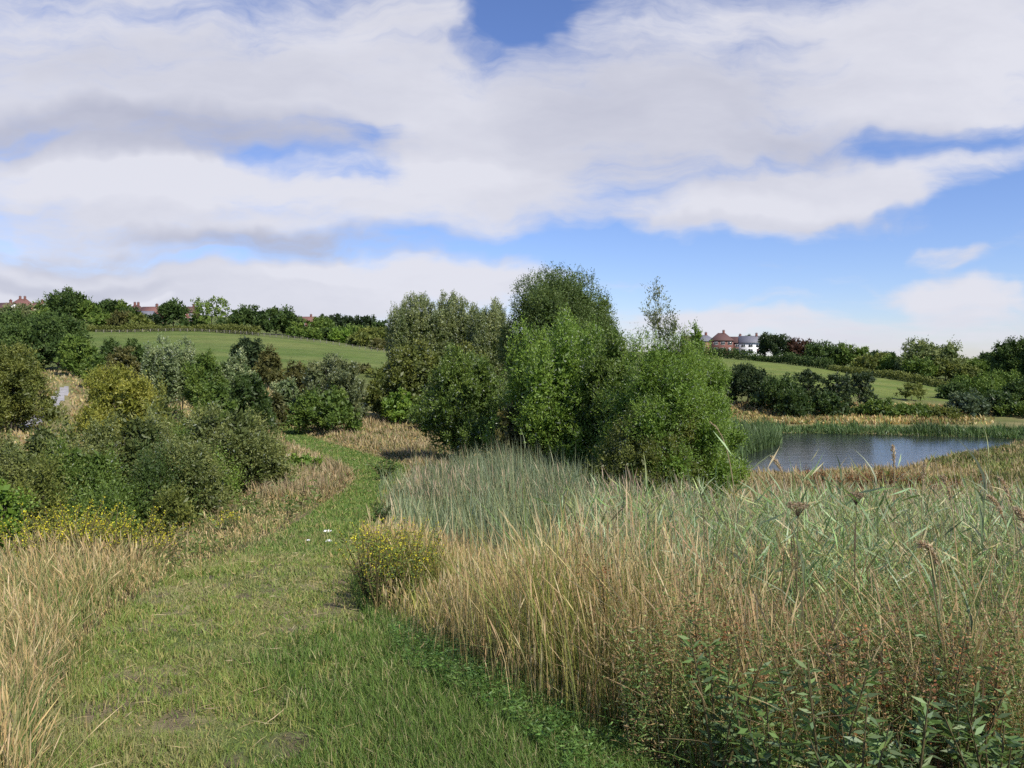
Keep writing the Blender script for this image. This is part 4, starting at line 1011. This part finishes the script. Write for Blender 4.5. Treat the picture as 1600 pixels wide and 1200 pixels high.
def gpt(px, py, d0=2, d1=60):
    """ground point seen at (px,py)"""
    d = np.exp(np.linspace(math.log(d0), math.log(d1), 600))
    x = (px - 800) / F * d
    z = height(x, d)
    _, q = project(x, d, z)
    k = int(np.argmin(np.abs(q - py)))
    return float(x[k]), float(d[k])
r = np.random.default_rng(71)
YEL = [(.70, .60, .04), (.58, .54, .05), (.42, .44, .05)]
LG = [(.10, .15, .035), (.13, .18, .05)]
for px, d in [(30, 8.0), (45, 8.6), (62, 7.8), (80, 8.3), (98, 8.9), (112, 8.0), (126, 8.6), (140, 9.1), (155, 8.2), (170, 9.0), (186, 9.6), (203, 8.9), (220, 9.8), (238, 10.3), (256, 10.8), (75, 9.2), (150, 9.7), (118, 9.4)]:
    stem_plant('ragwort_plant', (px - 800) / F * d, d, r.uniform(.66, .86), r, [(.16, .20, .04), (.20, .23, .05)], 260, .045, 'yellow-flowered ragwort in the large patch on the left bank', 'wildflower', 'ragwort on the left bank', flowers=(380, .55, .018, YEL), branches=10, spread=.5)
for px, d in [(335, 15), (350, 15.6), (365, 15.2)]:
    stem_plant('ragwort_plant', (px - 800) / F * d, d, .5, r, LG, 120, .06, 'sparse yellow ragwort near the sallow beside the path', 'wildflower', 'sparse ragwort by the path sallow', flowers=(80, .75, .028, YEL), branches=6, spread=.4)
for px, d in [(572, 6.9), (590, 7.3), (606, 6.6), (622, 7.2), (640, 7.7), (658, 7.1), (615, 8.0), (586, 6.3), (645, 6.6)]:
    stem_plant('ragwort_plant', (px - 800) / F * d, d, r.uniform(.68, .86), r, [(.12, .18, .035), (.19, .24, .05)], 460, .045, 'yellow-flowered ragwort in the dense clump right of the path', 'wildflower', 'ragwort right of the path', flowers=(420, .5, .016, YEL), branches=11, spread=.42)
stem_plant('bramble_plant', *((px_ - 800) / F * d_ if k_ == 0 else d_ for k_, px_, d_ in ((0, 596, 16.5), (1, 596, 16.5))), .5, r, [(.04, .08, .02), (.07, .12, .03)], 320, .1, 'dark green tuft on the right edge of the path before the reeds', 'plant', None, branches=9, spread=.8)
stem_plant('bramble_plant', (572 - 800) / F * 13.2, 13.2, .28, r, [(.04, .08, .02), (.07, .12, .03)], 200, .09, 'small green tuft at the path edge beside the straw', 'plant', None, branches=9, spread=.9)
stem_plant('bramble_plant', (600 - 800) / F * 28.5, 28.5, .9, r, [(.05, .09, .02), (.08, .13, .03)], 420, .16, 'arching bramble on the outer side of the path bend', 'plant', None, branches=9, spread=.9)
RUST = [(.30, .10, .04), (.38, .16, .06), (.20, .08, .04)]
for px, d in [(1262, 38), (1275, 36.5), (1290, 38.5), (1303, 37), (1316, 36), (1328, 38), (1340, 36.8), (1349, 35.5), (1360, 37.6), (1371, 36.2), (1382, 38), (1391, 35.2), (1402, 37), (1414, 36), (1425, 35), (1438, 37), (1462, 33), (1478, 31.5), (1492, 33.5), (1506, 30.5), (1552, 30), (1535, 33)]:
    stem_plant('dock_plant', (px - 800) / F * d, d, r.uniform(.8, 1.15), r, [(.12, .08, .04)], 30, .12, 'rusty dock seed spike standing in the tan grass near the pond', 'plant', 'docks near the pond', spikes=(260, .2, .06, RUST), branches=6, spread=.3)
for px, d in [(1395, 3.1), (1172, 3.15), (1062, 3.6), (1330, 3.0), (1480, 2.95), (1235, 3.4), (1150, 3.7), (1440, 3.6), (1560, 2.95), (1020, 3.6), (1300, 3.5), (1500, 3.3), (955, 3.9), (890, 4.2), (1100, 3.2)]:
    stem_plant('dock_plant', (px - 800) / F * d, d, r.uniform(.58, .8), r, [(.10, .16, .05), (.15, .19, .06)], 150, .05, 'withered rust-brown spike with green leafy top at lower right', 'plant', 'withered spikes at lower right', spikes=(620, .25, .015, [(.40, .17, .07), (.50, .29, .14), (.30, .13, .06), (.22, .16, .07)]), branches=3, spread=.14)
for px, d in [(1440, 2.6), (1300, 2.7), (1515, 2.9), (1350, 2.5), (1465, 3.1), (1130, 2.9), (1220, 2.7), (1575, 2.6), (1590, 3.4), (1250, 3.6), (1330, 3.9), (1420, 3.7), (1510, 4.2), (1180, 4.2), (1540, 3.8), (1100, 3.3), (1385, 3.5)]:
    stem_plant('mugwort_plant', (px - 800) / F * d, d, r.uniform(.5, .85), r, [(.12, .20, .05), (.17, .26, .08), (.14, .20, .09)], 420, .055, 'leafy green mugwort stems in the tangle at lower right', 'plant', 'mugwort at lower right', branches=5, spread=.3)
for px, d in [(1385, 2.7), (1180, 2.75), (1560, 2.8), (1165, 3.0), (1590, 2.6)]:
    stem_plant('nettle_plant', (px - 800) / F * d, d, r.uniform(.4, .55), r, [(.11, .19, .05), (.16, .25, .07)], 70, .065, 'broad-leaved nettle near the bottom edge of the tangle', 'plant', 'nettles at the bottom edge', branches=3, spread=.2)
# tall grass heads standing above the rest
def headed(px, topy, d, label, lean, big=1.0, col=(.58, .46, .30)):
    x, y, zt = survey(px, topy, d); g = float(height(np.array([x]), np.array([y]))[0]); h = max(.5, zt - g)
    o = empty('tall_grass_stem', (x - lean[0], y - lean[1], g), label, 'grass stem', 'grass stems above the crest')
    t = np.linspace(0, 1, 12)[:, None]
    pts = np.concatenate([lean[0] * t ** 2.5, lean[1] * t ** 2.5, -.03 + (h + .03) * np.sin(t * 1.45) / math.sin(1.45)], 1)
    V, Qf = tube(pts, .0035 * (1.3 - .6 * t[:, 0]) * max(1, d / 5), 5); mk('stem', V, Qf, M_GRASS, o, np.full((len(V), 3), 1.) * np.array([.45, .36, .2]))
    n = 200; tt = r.uniform(.76, 1.0, n)
    P = np.stack([np.interp(tt, t[:, 0], pts[:, c]) for c in range(3)], -1)
    ax = unit(pts[-1] - pts[-3])[None]
    fat = 1.2 * np.sin((tt - .78) / .24 * math.pi)[:, None]
    Dr = unit(ax + r.normal(size=(n, 3)) * .35)
    P = P + r.normal(size=(n, 3)) * .009 * big * fat
    L = .032 * big * r.uniform(.7, 1.3, n)
    V, Qf, C = leaves(P, Dr, L, L * .3, pal_mix(r, n, [col, (.5, .38, .26)], [1, 1]), r); mk('seed_head', V, Qf, M_GRASS, o, C)
headed(1395, 697, 5.6, 'tall pale grass head standing straight up in front of the pond', (-.03, 0), .6)
headed(1205, 714, 5.8, 'grass head bent over to the left in front of the pond', (-.22, 0), .7)
headed(1472, 745, 5.2, 'curved grass head right of the tallest one', (-.13, 0), .7)
headed(1562, 748, 4.9, 'leaning grass head near the right edge, upper one', (-.16, 0), .7)
headed(1545, 776, 4.7, 'leaning grass head near the right edge, lower one', (-.2, 0), .7)
headed(1444, 725, 7.2, 'thin straight grass stem with a small head beside the tallest one', (.02, 0), .8)
headed(1440, 850, 4.1, 'pale grass stem slanting right in the middle of the tangle', (-.2, 0), .9)
headed(1590, 800, 4.4, 'grass head cut by the right frame edge', (-.18, 0), 1.1)
headed(1110, 660, 9, 'single long slanting straw in front of the light green willow', (-.35, 0), .5)
# dried umbel
def umbel(px, topy, d, label, R=.06):
    x, y, zt = survey(px, topy, d); g = float(height(np.array([x]), np.array([y]))[0]); h = zt - g
    o = empty('dried_umbel', (x, y, g), label, 'seed head', 'dried umbels')
    c = np.array([.22, .17, .10]); b = Bag()
    t = np.linspace(0, 1, 8)[:, None]
    V, Qf = tube(np.concatenate([0 * t, 0 * t, (h - .07) * t], 1), .0032 * (1.3 - .6 * t[:, 0]), 6); b.add(V, Qf, C=c)
    for k in range(2):
        a = 1.2 + 3 * k
        V, Qf = tube([(0, 0, h * .6), (.05 * math.cos(a), .05 * math.sin(a), h * .72), (.1 * math.cos(a), .1 * math.sin(a), h * .86)], [.003, .0025, .0015], 5); b.add(V, Qf, C=c)
    b.make('stem', M_GRASS, o)
    bb = Bag()
    for k in range(26):
        a = k * 2.4; rr = R * math.sqrt((k + .5) / 26)
        p1 = np.array([rr * math.cos(a), rr * math.sin(a), h - .012 * (rr / R) ** 2])
        V, Qf = tube([(0, 0, h - .07), p1 * [.6, .6, 1] - [0, 0, .018], p1], [.0016, .0013, .001], 4); bb.add(V, Qf, C=c)
        n = 14; Dr = unit(r.normal(size=(n, 3)) + [0, 0, .8]); P = p1 + r.normal(size=(n, 3)) * .006
        V, Qf, C = leaves(P, Dr, .010, .006, pal_mix(r, n, [(.28, .2, .12), (.4, .3, .19)], [1, 1]), r); bb.add(V, Qf, C=C)
    bb.make('seed_head', M_GRASS, o)
umbel(1247, 788, 4.2, 'dried brown umbel on a dark stem in the middle of the right tangle')
umbel(1338, 772, 4.6, 'smaller dried umbel just right of the big one', .045)
# broad reed blades close to the camera
def reedplant(px, topy, d, label, tilt):
    x, y, zt = survey(px, topy, d); g = float(height(np.array([x]), np.array([y]))[0]); h = max(.5, zt - g)
    o = empty('reed_plant', (x - tilt * h, y, g), label, 'reed', 'single reeds above the tangle')
    t = np.linspace(0, 1, 8)[:, None]
    pts = np.concatenate([tilt * h * t, 0 * t, -.03 + h * t], 1)
    V, Qf = tube(pts, .004 * (1.3 - t[:, 0]), 5); mk('stem', V, Qf, M_REED, o, np.full((len(V), 3), 1.) * np.array([.2, .27, .1]))
    k = 8; tb = np.linspace(.35, .97, k); P = np.stack([np.interp(tb, t[:, 0], pts[:, c]) for c in range(3)], -1)
    V, Qf, C = blades('x', P, r.uniform(.25, .42, k), .016, pal_mix(r, k, REED[:4], [1, 1, 1, 1]), r, bend=.55, prof='leaf', ret=True)
    mk('leaf_blades', V, Qf, M_REED, o, C)
for q, (px, ty, d, lb, tl) in enumerate([(1540, 745, 4.6, 'upright dark reed near the right edge against the dry shore', .02), (1545, 700, 7, 'reed with spreading leaves above the right crest', -.02), (1315, 735, 6.2, 'reed rising above the crest below the pond', .03),
        (1370, 745, 6.0, 'reed with broad leaves left of the curved grass head', -.04), (1080, 770, 6.5, 'reed in front of the willow foot', .05), (1010, 750, 8, 'reed at the right end of the blue-green bed', -.03),
        (905, 800, 6.0, 'lone broad-leaved reed in the straw, middle of the picture', .04), (855, 770, 8.5, 'reed with drooping leaves at the front of the blue-green bed', -.05), (820, 690, 12, 'pale reed leaning left above the blue-green bed', -.1), (1260, 860, 3.8, 'broad green reed leaf group beside the dried umbel', .08),
        (1460, 900, 3.4, 'reed with long arching leaves at lower right', -.1), (1530, 930, 3.2, 'reed bent right near the lower right edge', .12), (735, 790, 7, 'thin reed left of the straw patch', -.02)]):
    reedplant(px, ty, d, lb, tl)

# ------------------------------------------------------------------ litter on the path
M_PAPER = noisemat('white_tissue', [(.78, .78, .78), (.88, .88, .88)], 20, .8, .4)
for px, py, s, lb in ((509, 833, .065, 'larger crumpled white tissue lying highest up the path'), (511, 848, .05, 'crumpled white tissue just below the larger one'), (478, 847, .04, 'small white scrap left of the two tissues')):
    x, d = gpt(px, py)
    g = float(height(np.array([x]), np.array([d]))[0])
    o = empty('litter', (x, d, g), lb, 'litter', 'white litter on the path')
    k = 14; u, v = np.meshgrid(np.linspace(-1, 1, k), np.linspace(-1, 1, k), indexing='ij')
    zz = (fbm(u * 2.2 + px, v * 2.2, 3) - .25) * s * 1.1 * (1.15 - .8 * np.maximum(np.abs(u), np.abs(v)) ** 2)
    V = np.stack([u * s * (.8 + .3 * vnoise(v * 2, u * 0 + px)), v * s * .8, zz + .03], -1).reshape(-1, 3)
    i, j = np.meshgrid(np.arange(k - 1), np.arange(k - 1), indexing='ij')
    ob = mk('tissue_sheet', V, np.stack([i * k + j, (i + 1) * k + j, (i + 1) * k + j + 1, i * k + j + 1], -1).reshape(-1, 4), M_PAPER, o)
    md = ob.modifiers.new('thick', 'SOLIDIFY'); md.thickness = .004

# ------------------------------------------------------------------ sky, sun, camera
SUN_AZ, SUN_EL = 136, 45      # clockwise from the view direction
az, el = math.radians(SUN_AZ), math.radians(SUN_EL)
w = bpy.data.worlds.new('World'); SC.world = w; w.use_nodes = True
nt = w.node_tree; nt.nodes.clear(); N = nt.nodes; LK = nt.links
def val(op, a, b=None, clamp=False):
    n = N.new('ShaderNodeMath'); n.operation = op; n.use_clamp = clamp
    for k, v in enumerate((a, b)):
        if v is None: continue
        if isinstance(v, (int, float)): n.inputs[k].default_value = v
        else: LK.new(v, n.inputs[k])
    return n.outputs[0]
def vec(op, a, b=None):
    n = N.new('ShaderNodeVectorMath'); n.operation = op
    for k, v in enumerate((a, b)):
        if v is None: continue
        if isinstance(v, tuple): n.inputs[k].default_value = v
        else: LK.new(v, n.inputs[k])
    return n
tc = N.new('ShaderNodeTexCoord'); sep = N.new('ShaderNodeSeparateXYZ'); LK.new(tc.outputs['Generated'], sep.inputs[0])
dx, dy, dz = sep.outputs
yy = val('MAXIMUM', dy, .15)
U = val('DIVIDE', dx, yy); Vv = val('DIVIDE', dz, yy)      # bearing and elevation tangents
cmb = N.new('ShaderNodeCombineXYZ'); LK.new(U, cmb.inputs[0]); LK.new(Vv, cmb.inputs[1]); UV = cmb.outputs[0]
# cloud layer coordinates (flat deck overhead)
zz = val('ADD', val('MAXIMUM', dz, 0.0), .075)
cp = N.new('ShaderNodeCombineXYZ'); LK.new(val('DIVIDE', dx, zz), cp.inputs[0]); LK.new(val('DIVIDE', dy, zz), cp.inputs[1]); CPn = cp.outputs[0]
def noise(vecs, scale, detail, rough=.55, dist=0, sc3=None):
    if sc3: m = N.new('ShaderNodeMapping'); m.inputs['Scale'].default_value = sc3; LK.new(vecs, m.inputs[0]); vecs = m.outputs[0]
    n = N.new('ShaderNodeTexNoise'); n.inputs['Scale'].default_value = scale; n.inputs['Detail'].default_value = detail; n.inputs['Roughness'].default_value = rough; n.inputs['Distortion'].default_value = dist
    LK.new(vecs, n.inputs['Vector']); return n
wn = noise(UV, 5, 4, .55)
wv = vec('SUBTRACT', wn.outputs['Color'], (.5, .5, .5)); ws = vec('MULTIPLY', wv.outputs[0], (.30, .12, 0))
UVW = vec('ADD', UV, ws.outputs[0]).outputs[0]
def blob(px, py, rx, ry, amp, ang=0, hard=1.0):
    cx, cyy = (px - 800) / F, (555 - py) / F
    m = N.new('ShaderNodeMapping'); m.vector_type = 'TEXTURE'
    m.inputs['Location'].default_value = (cx, cyy, 0); m.inputs['Rotation'].default_value = (0, 0, math.radians(ang)); m.inputs['Scale'].default_value = (rx / F, ry / F, 1)
    LK.new(UVW, m.inputs[0])
    l = vec('LENGTH', m.outputs[0]).outputs['Value']
    mr = N.new('ShaderNodeMapRange'); mr.interpolation_type = 'SMOOTHSTEP'
    mr.inputs[1].default_value = 1.35; mr.inputs[2].default_value = .35; mr.inputs[3].default_value = 0; mr.inputs[4].default_value = amp
    LK.new(l, mr.inputs[0]); return mr.outputs[0]
def total(bl, base):
    s = None
    for b in bl:
        o = blob(*b); s = o if s is None else val('ADD', s, o)
    return val('ADD', s, base)
cover = total([
    (260, 90, 520, 200, 1.0, 0), (120, 200, 380, 90, .4), (560, 150, 200, 130, .45),
    (420, 325, 490, 74, 1.1), (80, 280, 260, 60, .6), (150, 445, 470, 62, 1.35), (560, 445, 270, 46, 1.3), (300, 500, 640, 46, .9), (780, 420, 110, 34, .8), (130, 360, 200, 30, .5),
    (1230, 110, 520, 190, 1.05), (960, 245, 290, 130, .8), (1500, 90, 320, 150, .5),
    (1200, 330, 240, 54, 1.15, 8), (1450, 292, 250, 36, .9, 10), (740, 220, 170, 130, .7),
    (1465, 393, 100, 18, 1.1), (1520, 452, 160, 42, 1.3), (1060, 425, 250, 18, .5), (1190, 468, 100, 10, .5), (1360, 515, 420, 34, .95), (1100, 500, 150, 30, .9),
    (778, 22, 92, 84, -1.0, -35), (860, 5, 60, 40, -.4), (480, 268, 150, 22, -.58, -4), (60, 222, 130, 16, -.4), (560, 235, 120, 26, -.3, -25),
    (1480, 228, 190, 26, -.6, 3), (1180, 270, 160, 20, -.35, 15), (980, 385, 150, 45, -.4), (1250, 400, 400, 34, -.45, -2), (350, 400, 90, 14, -.5),
], -.06)
n1 = noise(CPn, 1.1, 9, .58, .3, (1.0, 1.0, 1)); n2 = noise(UVW, 8, 10, .62, .25, (.5, 2.0, 1)); n3 = noise(UV, 3.0, 6, .6, 0, (.6, 1.5, 1))
nn = val('ADD', val('MULTIPLY', val('SUBTRACT', n1.outputs['Fac'], .5), 1.5), val('MULTIPLY', val('SUBTRACT', n2.outputs['Fac'], .5), 2.5))
dens = val('ADD', cover, nn)
# outside the view the deck is broken cloud
mrf = N.new('ShaderNodeMapRange'); mrf.inputs[1].default_value = .15; mrf.inputs[2].default_value = .45; LK.new(dy, mrf.inputs[0])
nb = val('ADD', val('MULTIPLY', val('SUBTRACT', n1.outputs['Fac'], .5), 3.0), .18)
mxf = N.new('ShaderNodeMix'); LK.new(mrf.outputs[0], mxf.inputs[0]); LK.new(nb, mxf.inputs[2]); LK.new(dens, mxf.inputs[3]); dens = mxf.outputs[0]
al = N.new('ShaderNodeMapRange'); al.interpolation_type = 'SMOOTHSTEP'; al.inputs[1].default_value = -.05; al.inputs[2].default_value = 1.3; al.inputs[3].default_value = 0.0; al.inputs[4].default_value = .97; LK.new(dens, al.inputs[0])
# shade of the deck: thick parts greyer underneath
dark = total([(230, 215, 420, 45, .75, -3), (500, 378, 340, 22, .8, -2), (150, 400, 330, 16, .3), (250, 130, 420, 80, .35), (1000, 200, 300, 120, .35), (1350, 230, 220, 35, .35), (1230, 120, 330, 90, .18), (60, 440, 250, 14, .4), (1250, 352, 250, 16, .25), (1090, 425, 200, 12, .5), (380, 290, 420, 34, -.45), (1200, 330, 200, 24, -.2), (620, 420, 200, 14, -.4), (1520, 440, 120, 20, -.2), (240, 466, 60, 9, -.5)], .12)
dark = val('ADD', dark, val('MULTIPLY', val('SUBTRACT', n3.outputs['Fac'], .5), 1.4)); dark = val('ADD', dark, val('MULTIPLY', val('SUBTRACT', n2.outputs['Fac'], .5), .5), True)
cc = N.new('ShaderNodeMix'); cc.data_type = 'RGBA'; cc.inputs[6].default_value = (.87, .875, .96, 1); cc.inputs[7].default_value = (.53, .55, .68, 1); LK.new(dark, cc.inputs[0])
sky = N.new('ShaderNodeTexSky'); sky.sky_type = 'NISHITA'; sky.sun_disc = False; sky.sun_elevation = el; sky.sun_rotation = az
sky.air_density = 1.0; sky.dust_density = .15; sky.ozone_density = 1.6
bs = N.new('ShaderNodeBackground'); bs.inputs['Strength'].default_value = .11
tn = N.new('ShaderNodeMix'); tn.data_type = 'RGBA'; tn.blend_type = 'MULTIPLY'; tn.inputs[0].default_value = 1; tn.inputs[7].default_value = (.76, .84, 1.18, 1); LK.new(sky.outputs[0], tn.inputs[6]); LK.new(tn.outputs[2], bs.inputs[0])
bc = N.new('ShaderNodeBackground'); bc.inputs['Strength'].default_value = .76; LK.new(cc.outputs[2], bc.inputs[0])
mxs = N.new('ShaderNodeMixShader'); LK.new(al.outputs[0], mxs.inputs[0]); LK.new(bs.outputs[0], mxs.inputs[1]); LK.new(bc.outputs[0], mxs.inputs[2])
wo = N.new('ShaderNodeOutputWorld'); LK.new(mxs.outputs[0], wo.inputs[0])
w.cycles.sampling_method = 'MANUAL'; w.cycles.sample_map_resolution = 512

sl = bpy.data.lights.new('sun', 'SUN'); sl.energy = 4.8; sl.angle = math.radians(.6); sl.color = (1, .94, .84)
so = bpy.data.objects.new('sun', sl); link(so)
from mathutils import Vector
sd = Vector((math.sin(az) * math.cos(el), math.cos(az) * math.cos(el), math.sin(el)))
so.rotation_euler = sd.to_track_quat('Z', 'Y').to_euler(); so.location = (20, -20, 60)

cd = bpy.data.cameras.new('camera'); cd.sensor_width = 36; cd.lens = 36 * F / 1600; cd.clip_end = 9000; cd.clip_start = .05
co = bpy.data.objects.new('camera', cd); link(co); co.location = (0, 0, EYE); co.rotation_euler = (math.pi / 2 - TILT, 0, 0)
SC.camera = co
SC.view_settings.view_transform = 'Standard'; SC.view_settings.look = 'None'; SC.view_settings.exposure = .22; SC.view_settings.gamma = 1
cy_ = SC.cycles
cy_.max_bounces = 6; cy_.diffuse_bounces = 3; cy_.glossy_bounces = 2; cy_.transmission_bounces = 3; cy_.use_denoising = False
cy_.use_adaptive_sampling = True; cy_.adaptive_threshold = .02; cy_.sample_clamp_indirect = 4; cy_.caustics_reflective = False; cy_.caustics_refractive = False
